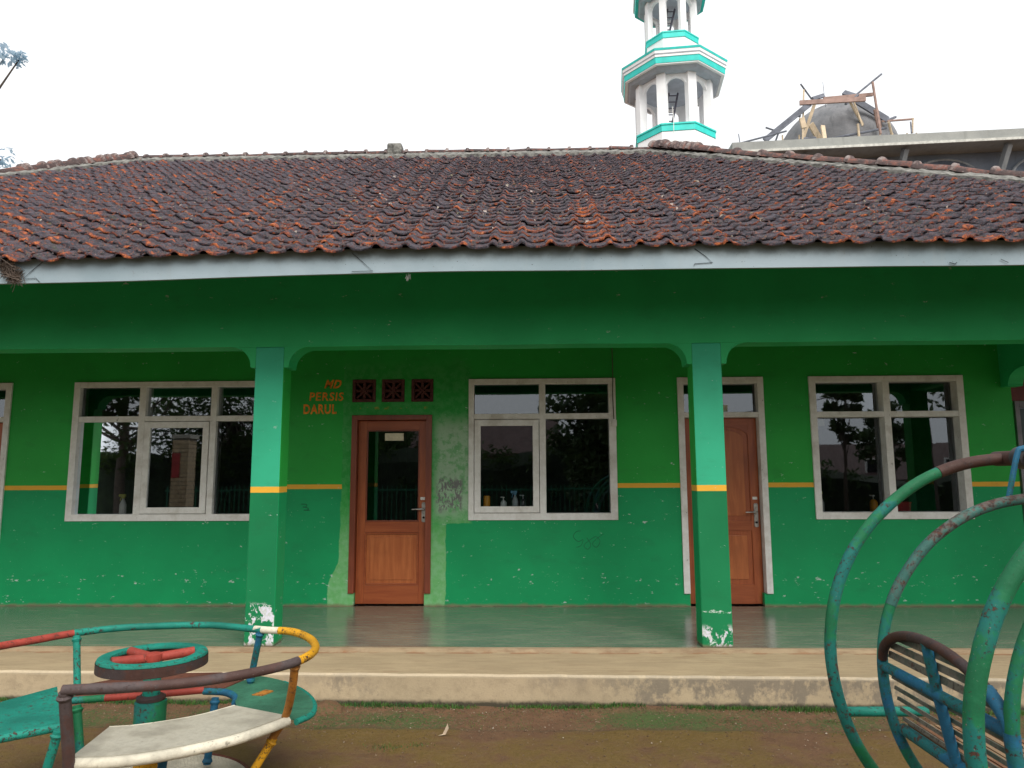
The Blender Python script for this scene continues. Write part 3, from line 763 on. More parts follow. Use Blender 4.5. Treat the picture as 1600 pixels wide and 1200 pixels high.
inview = lambda x, y: -4.05*(y/4.9)**.9 < x < 4.0*(y/4.9)
order = sorted([q for q in spots if inview(q[1], q[2])], key=lambda q: (q[0], abs(q[1])))
single = set(id(q) for q in order[:290])
field = MB(); fw = []
for q in spots:
    j, x, y, z, a, b, k = q
    rt = rotT @ Matrix.Rotation(a, 3, 'Z') @ Matrix.Rotation(b, 3, 'Y')
    if id(q) in single:
        o = bpy.data.objects.new('roof_tile', tile_me[k]); COL.objects.link(o); o.parent = RF
        o.matrix_local = Matrix.Translation((x, y, z)) @ rt.to_4x4()
    else:
        vs, fs, wr = TG[k]; T_ = Vector((x, y, z)); field.add([rt @ Vector(v)+T_ for v in vs], fs, True); fw += wr
me = bpy.data.meshes.new('roof_tile_field'); me.from_pydata(field.v, [], field.f); me.materials.append(M_tile); set_wear(me, fw)
me.polygons.foreach_set('use_smooth', [True]*len(field.f))
o = bpy.data.objects.new('roof_tile_field', me); COL.objects.link(o); o.parent = RF; o['kind'] = 'stuff'

# ridge and hip caps bedded in mortar
def cap_mesh(seed, L_=.36, r=.100, col_=.135, red=False):
    m = MB(); rr_ = random.Random(seed); n = 10; rings = [(0, col_), (.035, col_*.97), (.05, r), (L_, r*.93)]
    vs = []; fs = []
    for y, rad in rings:
        for k in range(n+1):
            a = PI*k/n; vs.append((rad*math.cos(a)*1.05, y, rad*math.sin(a)*.85-.01+rr_.uniform(-.002, .002)))
    for i in range(3):
        for k in range(n): fs.append((i*(n+1)+k, i*(n+1)+k+1, (i+1)*(n+1)+k+1, (i+1)*(n+1)+k))
    fs.append(tuple(range(n+1))); fs.append(tuple(3*(n+1)+k for k in range(n, -1, -1)))
    m.add(vs, fs, True); me = m.mesh('ridge_tile', M_cap); set_wear(me, [1.0]*(n+1)*2+[.0]*(n+1)*2); return me
caps = [cap_mesh(i) for i in range(3)]
def capline(a, b, step, rad=1., first=0.):
    a, b = Vector(a), Vector(b); d = b-a; L_ = d.length; d.normalize(); sd = d.cross(Vector((0, 0, 1))).normalized(); u_ = sd.cross(d)
    t = first; i = 0
    while t < L_-.1:
        o = bpy.data.objects.new('ridge_tile', caps[i % 3]); COL.objects.link(o); o.parent = RF
        jx, jz = rr.gauss(0, .006), rr.gauss(0, .005); a_ = rr.gauss(0, .03)
        mt = Matrix((sd, d, u_)).transposed() @ Matrix.Rotation(a_, 3, 'Z') @ Matrix.Rotation(rr.gauss(0, .02), 3, 'X')
        k_ = rad*rr.uniform(.95, 1.05)
        o.matrix_local = Matrix.Translation(a+d*t+sd*jx+u_*jz) @ mt.to_4x4() @ Matrix.Diagonal((k_, 1, k_, 1))
        t += step; i += 1
up_r = ZR+.035
capline((XR, YR, up_r), (XL, YR, up_r), .315, .80)
capline((XR+.05, YR-.05, up_r+.01), (e_r, Y0+.02, Z0+.045), .40, 1.0, .62)
capline((XL-.05, YR-.05, up_r+.0), (e_l, Y0+.02, Z0+.045), .42, 1.0, .0)
capline((XL-.03, YR-.05, up_r+.0), (XL-AL*1.5, YR-1.5, up_r-1.5*math.tan(TH)+.0), .22, 1.1, .1)
capline((XR+.02, YR-.02, up_r+.03), (XR+.62, YR-.62, up_r-.62*math.tan(TH)+.05), .10, 1.25, .0)   # fan of overlapping caps at the hip top
MB().box(-2.215, -1.985, YR-.10, YR+.10, ZR+.02, ZR+.20).build('ridge_block', M_mortar, RF, bevel=.03)
def mortar(a, b, side, wdt=.16, up0=.03):
    a, b = Vector(a), Vector(b); n = int((b-a).length/.05); vs = []; fs = []
    for i in range(n+1):
        p = a.lerp(b, i/n); k = wdt*(1+.45*noise.noise((p.x*5, p.y*5, 1)))
        q = p+Vector(side)*k; q.z -= abs(side[1])*k*math.tan(TH)-.012
        q += Vector((rr.uniform(-.008, .008), rr.uniform(-.008, .008), rr.uniform(-.012, .012)))
        md_ = p.lerp(q, .5)+Vector((0, 0, .02+rr.uniform(-.01, .01)))
        vs += [p+Vector((0, 0, up0)), md_, q, q-Vector((0, 0, .14))]
    for i in range(n):
        for k in range(3): fs.append((i*4+k, i*4+k+1, (i+1)*4+k+1, (i+1)*4+k))
    MB().add(vs, fs, True).build('mortar_bed', M_mortar, RF)
mortar((XL, YR, ZR+.05), (XR, YR, ZR+.05), (0, -1, 0), .24)
mortar((XR, YR, ZR+.05), (e_r, Y0, Z0+.05), (-.75, -.55, 0), .24)
mortar((XL, YR, ZR+.05), (e_l, Y0, Z0+.05), (.85, -.45, 0), .26)

# dry leaves and twigs caught on the tiles
db = MB()
for i in range(520):
    sx = rr.uniform(-4.6, 4.8); j = rr.betavariate(1.3, 2)*5.4
    if rr.random() < .6: sx = rr.choice([-1.6, -.4, .3, 1.6, -3.2, 2.4])+rr.gauss(0, .3); j = rr.choice([1.0, 1.5, 2.1, .6])+rr.gauss(0, .25)
    j = max(.1, j)
    y = Y0+j*ct; z = Z0+j*sn+.055+.02*rr.random()
    a = rr.uniform(-PI, PI); l = rr.uniform(.005, .024); h = rr.uniform(.001, .004); q = rr.gauss(0, .005)
    dx, dy = math.cos(a)*l, math.sin(a)*l*.7
    db.add([(sx-dx, y-dy*ct, z-dy*sn-q), (sx-dx*.2+q, y, z+h+abs(q)), (sx+dx, y+dy*ct, z+dy*sn+q), (sx+dx*.3-q, y-h, z+h*.4)], [(0, 1, 2, 3)])
ms = MB()
for i in range(5200):
    sx = rr.uniform(-4.8, 5.2); j = rr.random()**1.4*6.2
    if sx < XL+(j*ct-run)*AL*-1-2 : continue
    y = Y0+j*ct; z = Z0+j*sn+.028+sag(sx)*max(0, 1-j/1.5)
    if sx > XR+run-(y-Y0)-.1: continue
    q = rr.uniform(.006, .020); h = q*rr.uniform(.5, 1.1); n5_ = 5; ph = rr.random()*6
    vs = [(sx+q*rr.uniform(.6, 1.3)*math.cos(ph+k*2*PI/n5_), y+q*rr.uniform(.6, 1.3)*math.sin(ph+k*2*PI/n5_)*ct, z+q*math.sin(ph+k*2*PI/n5_)*sn) for k in range(n5_)]
    vs.append((sx, y-h*sn, z+h*ct+.006))
    ms.add(vs, [(k, (k+1) % n5_, n5_) for k in range(n5_)])
m = Mat('roof_moss_lumps'); c_ = m.ramp(m.noise(37, 4, .7), [(.32, (.030, .032, .030)), (.5, (.075, .065, .070)), (.58, (.20, .075, .055)), (.66, (.055, .080, .045)), (.72, (.26, .22, .21))])
tag(ms.build('roof_moss', m.fin(c_, .95)), 'dark moss lumps and crumbs growing on the roof tiles', None, kind='stuff')
m = Mat('dry_leaf_litter'); c_ = m.mix(m.ss(m.noise(3, 3), .4, .6), (.38, .32, .29), (.13, .12, .07))
tag(db.build('leaf_litter', m.fin(c_, .9)), 'dry leaves and twigs caught between the roof tiles', None, kind='stuff')

# ------------------------------------------------------------------ things standing on the window sills
SZ = ZB+.075
m_or = simple('orange_plastic', (.85, .36, .02), .4, .1, 8, 0, space='obj'); m_wp = simple('white_plastic', (.70, .70, .66), .35, .1, 8, 0)
m_gl = simple('clear_bottle_plastic', (.42, .45, .46), .15, .2, 8, 0); m_yp = simple('yellow_green_trigger', (.45, .45, .08), .4, .1, 8, 0)
m_bp = simple('blue_plastic', (.15, .35, .55), .4, .1, 8, 0); m_rp = simple('red_plastic', (.50, .02, .03), .4, .1, 8, 0); m_dk = simple('dark_bottle', (.03, .03, .035), .2, .1, 8, 0)
def item(name, x, y, z, parts, label, cat):
    t = thing(name, (x, y, z), label, cat)
    for nm, mb, mt in parts:
        mb.v = [(a+x, b+y, c_+z) for a, b, c_ in mb.v]; mb.build(nm, mt, t)
def canister(h, r): return MB().lathe([(r, 0), (r, h*.88), (r*.96, h*.9), (r*.96, h*.98), (r*.7, h)], n=16)
def spray(x, y, z, body, head, lab, k=1.):
    item('spray_bottle', x, y, z, [('body', MB().lathe([(.028*k, 0), (.034*k, .01), (.034*k, .09*k), (.022*k, .125*k), (.011*k, .145*k), (.011*k, .16*k)], n=14), body),
        ('trigger_head', MB().box(-.045*k, .022*k, -.011, .011, .175*k, .200*k).box(-.010, .014, -.012, .012, .155*k, .178*k).prism([(-.022*k, .176*k), (-.014*k, .176*k), (-.030*k, .130*k), (-.036*k, .132*k)], 'y', -.006, .006), head)], lab, 'spray bottle')
def pump(x, y, z, body, head, lab, k=1.):
    item('pump_bottle', x, y, z, [('body', MB().lathe([(.030*k, 0), (.033*k, .01*k), (.033*k, .075*k), (.020*k, .095*k), (.012*k, .10*k)], n=14), body),
        ('pump_head', MB().lathe([(.006, .10*k), (.006, .125*k), (.013*k, .126*k), (.013*k, .136*k)], n=10).box(-.032*k, .004, -.006, .006, .128*k, .137*k), head)], lab, 'bottle')
IY = WY+.085
item('canister', -4.91, IY, SZ, [('tin', canister(.165, .036), m_or)], 'orange cylinder tin on the sill of the three light window by the left pillar', 'tin')
spray(-4.48, IY, SZ-.0, m_wp, m_yp, 'white spray bottle with yellow green trigger in the three light window', 1.05)
item('canister', -.50, IY, SZ+.02, [('tin', canister(.16, .036), m_or)], 'orange cylinder tin on the sill of the window right of the half glazed door', 'tin')
pump(-.32, IY, SZ+.03, m_wp, m_wp, 'small white pump bottle beside the orange tin in the middle window')
spray(-.195, IY, SZ+.03, m_gl, m_bp, 'clear spray bottle with pale blue trigger in the middle window')
pump(-.11, IY, SZ+.03, m_dk, m_gl, 'small dark pump bottle behind the middle window', 1.15)
item('bottle', .02, IY, SZ+.03, [('body', MB().lathe([(.03, 0), (.032, .01), (.03, .09), (.012, .12), (.012, .15)], n=12), m_gl)], 'grey bottle half hidden by the sash bar of the middle window', 'bottle')
IY = WY+.155
spray(3.08, IY, SZ, m_wp, m_yp, 'white bottle with yellowish trigger at the left end of the right hand window sill', 1.05)
pump(3.64, IY, SZ, m_or, m_wp, 'orange pump bottle with white head in the right hand window', 1.25)
item('plastic_box', 3.92, IY+.01, SZ, [('tub', MB().prism([(-.085, 0), (.085, 0), (.095, .085), (-.095, .085)], 'y', -.05, .05).prism([(-.10, .086), (.10, .086), (.10, .097), (-.10, .097)], 'y', -.055, .055), m_rp)], 'red plastic tub on the sill of the right hand window', 'tub')
for i, (x, z0, wd) in enumerate(((-4.9, 1.55, .10),)): pass
MB().box(3.045, 3.15, WY+.103, WY+.106, 1.87, 1.94).build('window_sticker', M_label, w3)
# classroom cupboard and board faintly visible inside
MB().box(-4.9, -4.5, 12.3, 12.9, 0, 2.0).build('cupboard', M_room, B)

# ------------------------------------------------------------------ MERRY-GO-ROUND
CX, CY = -1.86, 3.58
MG = thing('merry_go_round', (CX, CY, GZ), 'old hand-turned playground merry-go-round with chipped multicolour pipes and a centre wheel', 'merry-go-round')
rail = [(-2.70,3.62),(-2.701,3.69),(-2.621,3.83),(-2.516,3.976),(-2.364,4.111),(-2.182,4.182),(-1.857,4.202),(-1.515,4.084),(-1.336,4.035),(-1.176,3.864),(-1.08,3.626),(-1.093,3.404),(-1.214,3.217),(-1.42,3.058),(-1.647,2.982),(-1.89,2.943)]
RZ = .5
def seg(a, b, mt, lab, r=.019):
    pts = spline([(x, y, RZ+.004*noise.noise((x*3, y*3, 0))) for x, y in rail], 6)[int(a*6):b*6+1]
    MB().tube(pts, [r*(1+.05*noise.noise((q.x*11, q.y*11, 2))) for q in pts], 14).build('rail', mt, MG, label=lab)
seg(0, 3, P_red, 'red stretch of the hand rail'); seg(3, 7, P_teal, 'teal stretch of the hand rail'); seg(7.5, 11, P_yellow, 'yellow rusty stretch of the hand rail', .020)
pts = spline([(x, y, RZ) for x, y in rail], 6)[41:46]; MB().tube(pts, .019, 14).build('rail', P_white, MG, label='bare whitish stretch of the hand rail')
seg(11, 15, P_brown, 'plain brown stretch of the hand rail', .021)
def weld(m, p, q, r):                        # uneven weld bead where one pipe meets another
    p, q = Vector(p), Vector(q); d = (q-p).normalized()
    m.tube([p-d*.004, p+d*.004, p+d*.012, p+d*.020], [r*1.05, r*1.38, r*1.25, r*1.0], 9)
def post(pts, mt, r=.018, name='post', lab=None):
    m = MB().tube(pts, r, 12); d0 = (Vector(pts[1])-Vector(pts[0])).normalized(); d1 = (Vector(pts[-2])-Vector(pts[-1])).normalized()
    weld(m, Vector(pts[0])+d0*.016, pts[1], r); weld(m, Vector(pts[-1])+d1*.010, pts[-2], r)
    return m.build(name, mt, MG, label=lab)
post([(-2.485, 3.955, .495), (-2.43, 3.91, .2)], P_teal); post([(-1.525, 4.085, .495), (-1.60, 4.16, .20)], P_blue)
post(spline([(-1.105, 3.41, .49), (-1.135, 3.47, .36), (-1.20, 3.585, .20), (-1.26, 3.59, .10), (-1.38, 3.57, -.12)], 5), P_orange, .019)
post([(-1.255, 3.59, .10), (-1.40, 3.565, -.14)], P_yellow, .0195)
post([(-1.885, 2.948, .49), (-1.895, 3.02, .22), (-1.905, 3.05, .12)], P_brown, .023)
post([(-1.905, 3.05, .13), (-1.90, 3.14, -.10), (-1.88, 3.22, -.15)], P_blue, .021)
post([(-2.19, 3.40, .19), (-2.27, 3.40, -.14)], P_teal, .021, 'leg'); post([(-2.36, 3.80, .18), (-2.30, 3.78, -.14)], P_green, .021, 'leg')
post([(-1.70, 3.94, .18), (-1.71, 3.90, -.14)], P_blue, .019, 'leg'); post([(-1.60, 3.22, .18), (-1.66, 3.28, -.14)], P_blue, .019, 'leg')
def seat(poly, mt, name, edge_mt, edge, z=.2, er=.017, lab=None):
    pl = spline([(x, y, 0) for x, y in poly], 3, True)
    m = MB(); m.prism([(p.x, p.y) for p in pl], 'z', z-.008, z); o = m.build('seat', mt, MG, label=lab)
    for pts_, em in edge: MB().tube(spline([(x, y, z-.016) for x, y in pts_], 5), er, 10).build('seat_edge', em, o)
    return o
def polyseat(poly, mt, edges, z, lab, th=.008):
    m = MB(); m.prism(poly, 'z', z-th, z); o = m.build('seat', mt, MG, label=lab)
    for pts_, em, er in edges: MB().tube(spline([(x, y, z-er+.002) for x, y in pts_], 5), er, 10).build('seat_edge', em, o)
outW = [(-1.915, 3.07), (-1.74, 3.09), (-1.55, 3.18), (-1.37, 3.33), (-1.27, 3.47), (-1.20, 3.60)]
inW = [(-1.518, 3.75), (-1.62, 3.61), (-1.73, 3.525), (-1.86, 3.455), (-1.97, 3.43)]
sp2 = lambda L_: [(p.x, p.y) for p in spline([(x, y, 0) for x, y in L_], 4)]
polyseat(sp2(outW)+sp2(inW), chipped('grubby_white_plate', (.60, .56, .45), .3, (.52, .49, .40), .68), [([(a+.012, b-.018) for a, b in outW], P_white, .023), (inW, P_white, .008)], .200, 'scuffed white seat plate')
inL = [(-2.228, 3.472), (-2.40, 3.318), (-2.52, 3.22)]
polyseat([(-2.228, 3.472), (-2.40, 3.318), (-2.52, 3.22), (-2.70, 3.34), (-2.78, 3.55), (-2.746, 3.80), (-2.64, 4.06), (-2.50, 3.86)], P_teal, [(inL, P_teal, .019)], .20, 'teal seat plate')
inR = [(-2.44, 3.862), (-2.28, 3.91), (-2.057, 3.975), (-1.817, 4.06)]
polyseat(inR+[(-1.70, 4.05), (-1.66, 4.22), (-1.85, 4.36), (-2.12, 4.34), (-2.42, 4.20), (-2.56, 4.05)], P_redbr, [(inR[:2], P_green, .018), (inR[1:], P_red, .018)], .20, 'faded red seat plate')
inB = [(-1.817, 4.06), (-1.70, 4.045), (-1.60, 3.96), (-1.556, 3.85), (-1.52, 3.76)]
outG = [(-1.50, 3.735), (-1.14, 3.56), (-1.10, 3.68), (-1.15, 3.86), (-1.27, 4.05), (-1.42, 4.20), (-1.60, 4.30), (-1.655, 4.22)]
polyseat(sp2(outG[1:])+sp2([(-1.70, 4.05), (-1.60, 3.96), (-1.556, 3.85), (-1.50, 3.735)]), P_dgreen, [(inB[:4], P_blue, .019), (outG[1:6], P_teal, .015)], .195, 'dull green seat plate')
MB().prism([(-1.50, 3.93), (-1.44, 3.92), (-1.41, 4.0), (-1.46, 4.02)], 'z', .195, .20).build('seat_patch', P_orange, MG)
# centre post, collar and wheel
MB().lathe([(.062, -.16), (.062, .02)], CX, CY, 20).build('post_foot', P_yellow, MG)
MB().lathe([(.060, .021), (.060, .12), (.072, .13), (.072, .27), (.060, .275)], CX, CY, 20).build('post_sleeve', P_green, MG)
MB().lathe([(.064, .2755), (.066, .29), (.05, .30)], CX, CY, 20).build('bearing', P_rust, MG)
MB().lathe([(.040, .30), (.040, .456)], CX, CY, 20).build('centre_post', P_teal, MG)
WH = MB(); WR = .246
prof = [(WR-.060, .472), (WR-.058, .487), (WR-.03, .495), (WR-.004, .489), (WR, .480), (WR, .477)]
WH.lathe(prof+[(WR-.062, .477)], CX, CY, 48, cap=False); WO = WH.build('wheel', P_teal, MG)
MB().lathe([(WR+.002, .476), (WR+.003, .432), (WR-.012, .427), (WR-.014, .445), (WR-.060, .473)], CX, CY, 48, cap=False).build('wheel_rim', P_rust, WO)
for a in (32, 152, 222):
    e_ = (CX+(WR-.062)*math.cos(R(a)), CY+(WR-.062)*math.sin(R(a)), .480)
    MB().tube([(CX, CY, .470), e_], .022, 10).build('spoke', P_red, WO)
MB().lathe([(.040, .455), (.045, .465), (.042, .490), (.02, .496)], CX, CY, 16).build('hub', P_red, WO)
# foot platform of tread plate
PX, PY, PR = -1.90, 3.62, .50
pf = MB(); pf.lathe([(PR, -.175), (PR, -.165)], PX, PY, 48); PF = pf.build('foot_platform', P_white, MG)
st = MB()
for i in range(-26, 27):
    for j in range(-26, 27):
        x, y = i*.019+(j % 2)*.0095, j*.0175
        if x*x+y*y < (PR-.02)**2 and x*x+y*y > .07**2:
            a = R(45) if (i+j) % 2 else R(-45); dx, dy = .008*math.cos(a), .008*math.sin(a); nx_, ny_ = -dy*.35, dx*.35
            st.add([(PX+x-dx, PY+y-dy, -.165), (PX+x+nx_, PY+y+ny_, -.1615), (PX+x+dx, PY+y+dy, -.165), (PX+x-nx_, PY+y-ny_, -.1615)], [(0, 1, 2, 3)])
tr = st.build('tread_studs', simple('grey_tread_metal', (.50, .45, .36), .5), PF); tr['kind'] = 'stuff'
MB().tube([(PX+PR*math.cos(t*PI/24), PY+PR*math.sin(t*PI/24), -.170) for t in range(48)], .012, 8, True).build('platform_edge', P_redbr, PF)
MB().lathe([(.09, GZ-.02), (.09, -.176)], CX, CY, 16).build('bearing_base', P_rust, MG)

# ------------------------------------------------------------------ RING SWING
RS = thing('ring_swing', (1.80, 2.32, GZ), 'playground swing of big chipped green pipe rings with slatted blue seats inside', 'playground swing')
def ring(cx_, cz, r_, y, a0, a1, pr, mt, name='ring', n=40, lab=None):
    pts_ = [(cx_+r_*math.cos(R(a0+(a1-a0)*i/n)), y+.004*noise.noise((i*.2, y, 0)), cz+r_*math.sin(R(a0+(a1-a0)*i/n))) for i in range(n+1)]
    pts_ = [(x+.003*noise.noise((x*4, y, z*4)), yy, z+.003*noise.noise((x*4, 5, z*4))) for x, yy, z in pts_]
    return MB().tube(pts_, [pr*(1+.05*noise.noise((q[0]*9, q[2]*9, y))) for q in pts_], 14).build(name, mt, RS, label=lab)
ring(1.805, .689, .71, 2.78, 112, 290, .021, P_green, 'ring', 60, 'green stretch of the far outer ring')
ring(1.805, .689, .71, 2.78, 60, 112, .022, P_rust, 'ring', 20, 'rusty top of the far outer ring')
ring(1.805, .689, .71, 2.78, -70, 60, .021, P_green, 'ring', 50)
ring(1.799, .666, .589, 2.627, 75, 158, .0185, P_rustring, 'hoop', 34, 'rusty upper stretch of the inner hoop')
ring(1.799, .666, .589, 2.627, 158, 176, .018, P_green, 'hoop', 8)
ring(1.799, .666, .589, 2.627, 176, 205, .018, P_blue, 'hoop', 14, 'blue stretch of the inner hoop')
ring(1.799, .666, .589, 2.627, 205, 435, .018, P_green, 'hoop', 80)
ring(1.769, .682, .706, 1.86, 0, 360, .0235, P_green, 'ring', 110, 'thick near outer ring, green and turquoise')
ring(1.799, .666, .589, 1.95, 0, 178, .018, P_green, 'hoop', 60); ring(1.799, .666, .589, 1.95, 178, 220, .019, P_blue, 'hoop', 18); ring(1.799, .666, .589, 1.95, 220, 360, .018, P_green, 'hoop', 60)
MB().tube([(1.795, 2.84, 1.40), (1.795, 1.80, 1.40)], .028, 16).build('axle', P_rust, RS)
MB().tube([(1.795, 2.70, 1.40), (1.795, 2.64, 1.40)], .042, 18).build('bearing_sleeve', simple('dark_bearing', (.03, .028, .03), .5), RS)
for y in (2.64, 1.95):
    MB().tube(spline([(1.80, y, 1.436), (1.765, y, 1.432), (1.745, y, 1.41), (1.70, y, 1.25)], 5), .010, 8).build('hanger', P_blue, RS)
    MB().tube(spline([(1.80, y, 1.436), (1.83, y, 1.432), (1.845, y, 1.41), (1.87, y, 1.25)], 5), .010, 8).build('hanger', P_blue, RS)
MB().tube([(1.132, 2.78, .482), (1.43, 2.78, .484)], .017, 12).build('cross_bar', P_teal, RS)
SY0, SY1 = 1.955, 2.622; SC_ = (SY0+SY1)/2; SH = (SY1-SY0)/2
for sg in (-1, 1):
    fx = lambda x: x if sg < 0 else 3.598-x
    def bk(y, t): # t: height along the leaning back; 0 = middle bar
        return (fx(1.212-.16*t*1.0 if t > 0 else 1.212-.20*t), y, .683+t)
    BK = MB().tube([bk(SC_+SH*math.cos(R(a)), .155*math.sin(R(a))) for a in range(10, 171, 8)], .0160, 12).build('backrest', P_rust, RS, label='brown topped arched back frame')
    MB().tube([bk(SC_-SH*math.cos(R(a)), .155*math.sin(R(a))) for a in range(0, 42, 6)], .019, 12).build('back_frame_end', P_blue, BK)
    MB().tube([bk(SY1, 0), bk(SY0, 0)], .018, 12).build('middle_bar', P_blue, BK)
    MB().tube([bk(SC_, .155), bk(SC_, 0), bk(SC_, -.235)], .016, 12).build('upright', P_blue, BK)
    for t in (.118, .082, .046, -.035, -.070, -.105, -.14, -.172):
        w_ = SH*math.sqrt(max(0, 1-(t/.155)**2))*.97 if t > 0 else SH*.985
        a, b = bk(SC_+w_, t), bk(SC_-w_, t)
        off = Vector((.018*(-sg), 0, 0))
        MB().plank(Vector(a)+off, Vector(b)+off, .022 if t > 0 else .012, .007, (sg*1., 0, .25)).build('slat', P_slat, BK)
    ST = MB().tube([(fx(1.258), SY1-.01, .478), (fx(1.258), SY0+.01, .478)], .019, 12).build('seat', P_blue, RS)
    MB().tube([(fx(1.60), SY1-.01, .462), (fx(1.60), SY0+.01, .462)], .017, 12).build('seat_front_bar', P_blue, ST)
    for y in (SY1-.02, SY0+.02): MB().plank((fx(1.258), y, .472), (fx(1.60), y, .458), .03, .01).build('seat_side', P_blue, ST)
    for i in range(11):
        x = 1.285+i*.0295; z_ = .492-.014*i/10
        MB().plank((fx(x), SY1-.012+.004*random.random(), z_), (fx(x), SY0+.012, z_+.002*random.random()), .020, .010).build('seat_slat', P_wslat, ST)
for y in (2.78, 1.86):
    for x in (1.45, 2.15): MB().tube([(x, y, .08), (x+(.1 if x > 1.8 else -.1), y, GZ-.03)], .024, 10).build('stand_leg', P_green, RS)
MB().tube([(1.45, 2.78, -.17), (1.45, 1.86, -.17)], .02, 10).build('base_bar', P_green, RS); MB().tube([(2.15, 2.78, -.17), (2.15, 1.86, -.17)], .02, 10).build('base_bar', P_green, RS)

# ------------------------------------------------------------------ stone by the apron, grass, pebbles
def rock(name, loc, sz, seed, mt):
    bm = bmesh.new(); bmesh.ops.create_icosphere(bm, subdivisions=3, radius=1)
    for v in bm.verts:
        k = 1+.28*noise.noise(v.co*1.4+Vector((seed, 0, 0)))+.10*noise.noise(v.co*4+Vector((0, seed, 0)))
        v.co = Vector((v.co.x*sz[0]*k, v.co.y*sz[1]*k, v.co.z*sz[2]*k))
    me = bpy.data.meshes.new(name); bm.to_mesh(me); bm.free(); me.materials.append(mt)
    me.polygons.foreach_set('use_smooth', [True]*len(me.polygons))
    o = bpy.data.objects.new(name, me); COL.objects.link(o); o.location = loc; return o
tag(rock('earth_mound', (-1.45, 5.10, GZ+.0), (.15, .10, .055), 3, M_ground), 'low brown lump of earth against the concrete edge beside the merry-go-round', 'earth lump')
tag(rock('stone', (-1.72, 5.06, GZ+.03), (.10, .09, .05), 8, simple('pale_stone', (.30, .24, .17), .85, .3, 14, .6)), 'flatter pale stone behind the green seat of the merry-go-round', 'stone')
gr = MB(); rg = random.Random(5)
def blade(x, y, h, w_):
    a = rg.uniform(0, PI); ln = rg.uniform(-.6, .6)*h; dx, dy = math.cos(a)*w_, math.sin(a)*w_
    z = gh(x, y)-.004; tx, ty = x+ln*math.cos(a+1.3), y+ln*math.sin(a+1.3)*.6-.15*h
    gr.add([(x-dx, y-dy, z), (x+dx, y+dy, z), ((x+tx)/2+dx*.7, (y+ty)/2+dy*.7, z+h*.62), ((x+tx)/2-dx*.7, (y+ty)/2-dy*.7, z+h*.62), (tx, ty, z+h)], [(0, 1, 2, 3), (3, 2, 4)])
for i in range(15000):
    x = rg.uniform(-6, 6.5)
    if noise.noise((x*1.7, 0, 0))+.35*noise.noise((x*7, 2, 0)) < -.30+rg.uniform(-.25, .25): continue
    yb = 5.20-.017*x; y = yb-abs(rg.gauss(0, .028))-.004
    blade(x, y, rg.uniform(.010, .034)*(1+.9*max(0, noise.noise((x*3, 9, 0)))), rg.uniform(.0015, .004))
for i in range(16000):
    x = rg.uniform(-4.5, 5.5); y = rg.uniform(4.80, 5.12)
    if noise.noise((x*1.4, y*5, 7))+.4*noise.noise((x*6, y*9, 1)) < .05+rg.uniform(-.12, .12): continue
    blade(x, y, rg.uniform(.004, .014), rg.uniform(.001, .0025))
for cx_, cy_, n, r_ in ((-.86, 4.42, 120, .06), (-.70, 4.44, 60, .04), (-1.40, 4.8, 60, .04), (1.95, 4.95, 90, .04), (1.25, 4.93, 60, .05), (-1.0, 4.93, 120, .07), (1.95, 4.7, 40, .06)):
    for i in range(n): blade(cx_+rg.gauss(0, r_), cy_+rg.gauss(0, r_*.5), rg.uniform(.006, .02), .0022)
m = Mat('short_yard_grass'); c_ = m.mix(m.ss(m.noise(9, 4), .35, .65), (.022, .085, .016), (.07, .15, .022))
tag(gr.build('grass', m.fin(c_, .7)), 'short grass and moss along the foot of the concrete edge', None, kind='stuff')
pb = MB()
for i in range(9000):
    x = rg.uniform(-5, 6); y = 5.16-rg.expovariate(5) if rg.random() < .6 else rg.uniform(2.2, 5.1)
    r_ = rg.uniform(.002, .007)*(1.6 if rg.random() < .05 else 1); z = gh(x, y)+r_*.2; q = [rg.uniform(.7, 1.3) for _ in range(6)]
    if y < 3: continue
    pb.add([(x-r_*q[0], y, z), (x, y-r_*q[1], z), (x+r_*q[2], y, z), (x, y+r_*q[3], z), (x, y, z+r_*q[4]*.8), (x, y, z-r_)], [(0, 1, 4), (1, 2, 4), (2, 3, 4), (3, 0, 4), (1, 0, 5), (2, 1, 5), (3, 2, 5), (0, 3, 5)])
m = Mat('small_pale_pebbles'); c_ = m.ramp(m.noise(38, 2), [(.40, (.075, .045, .024)), (.58, (.13, .088, .05)), (.66, (.24, .18, .12)), (.74, (.42, .38, .32))])
tag(pb.build('pebbles', m.fin(c_, .9)), 'small pebbles and crumbs scattered on the yard', None, kind='stuff')
# curled dry leaf on the ground
lf = MB(); lx, ly = -.55, 4.62; lz = gh(lx, ly)
lf.add([(lx-.05, ly, lz+.004), (lx-.015, ly-.012, lz+.012), (lx, ly, lz+.012), (lx-.02, ly+.012, lz+.01), (lx+.012, ly+.004, lz+.075), (lx+.02, ly-.006, lz+.05), (lx+.05, ly+.008, lz+.01), (lx+.01, ly+.014, lz+.006)],
       [(0, 1, 2, 3), (2, 5, 4), (2, 6, 7), (3, 2, 4)])
tag(lf.build('dry_leaf', simple('pale_dry_leaf', (.42, .33, .24), .8)), 'curled pale dry leaf standing up on the brown ground', 'leaf')

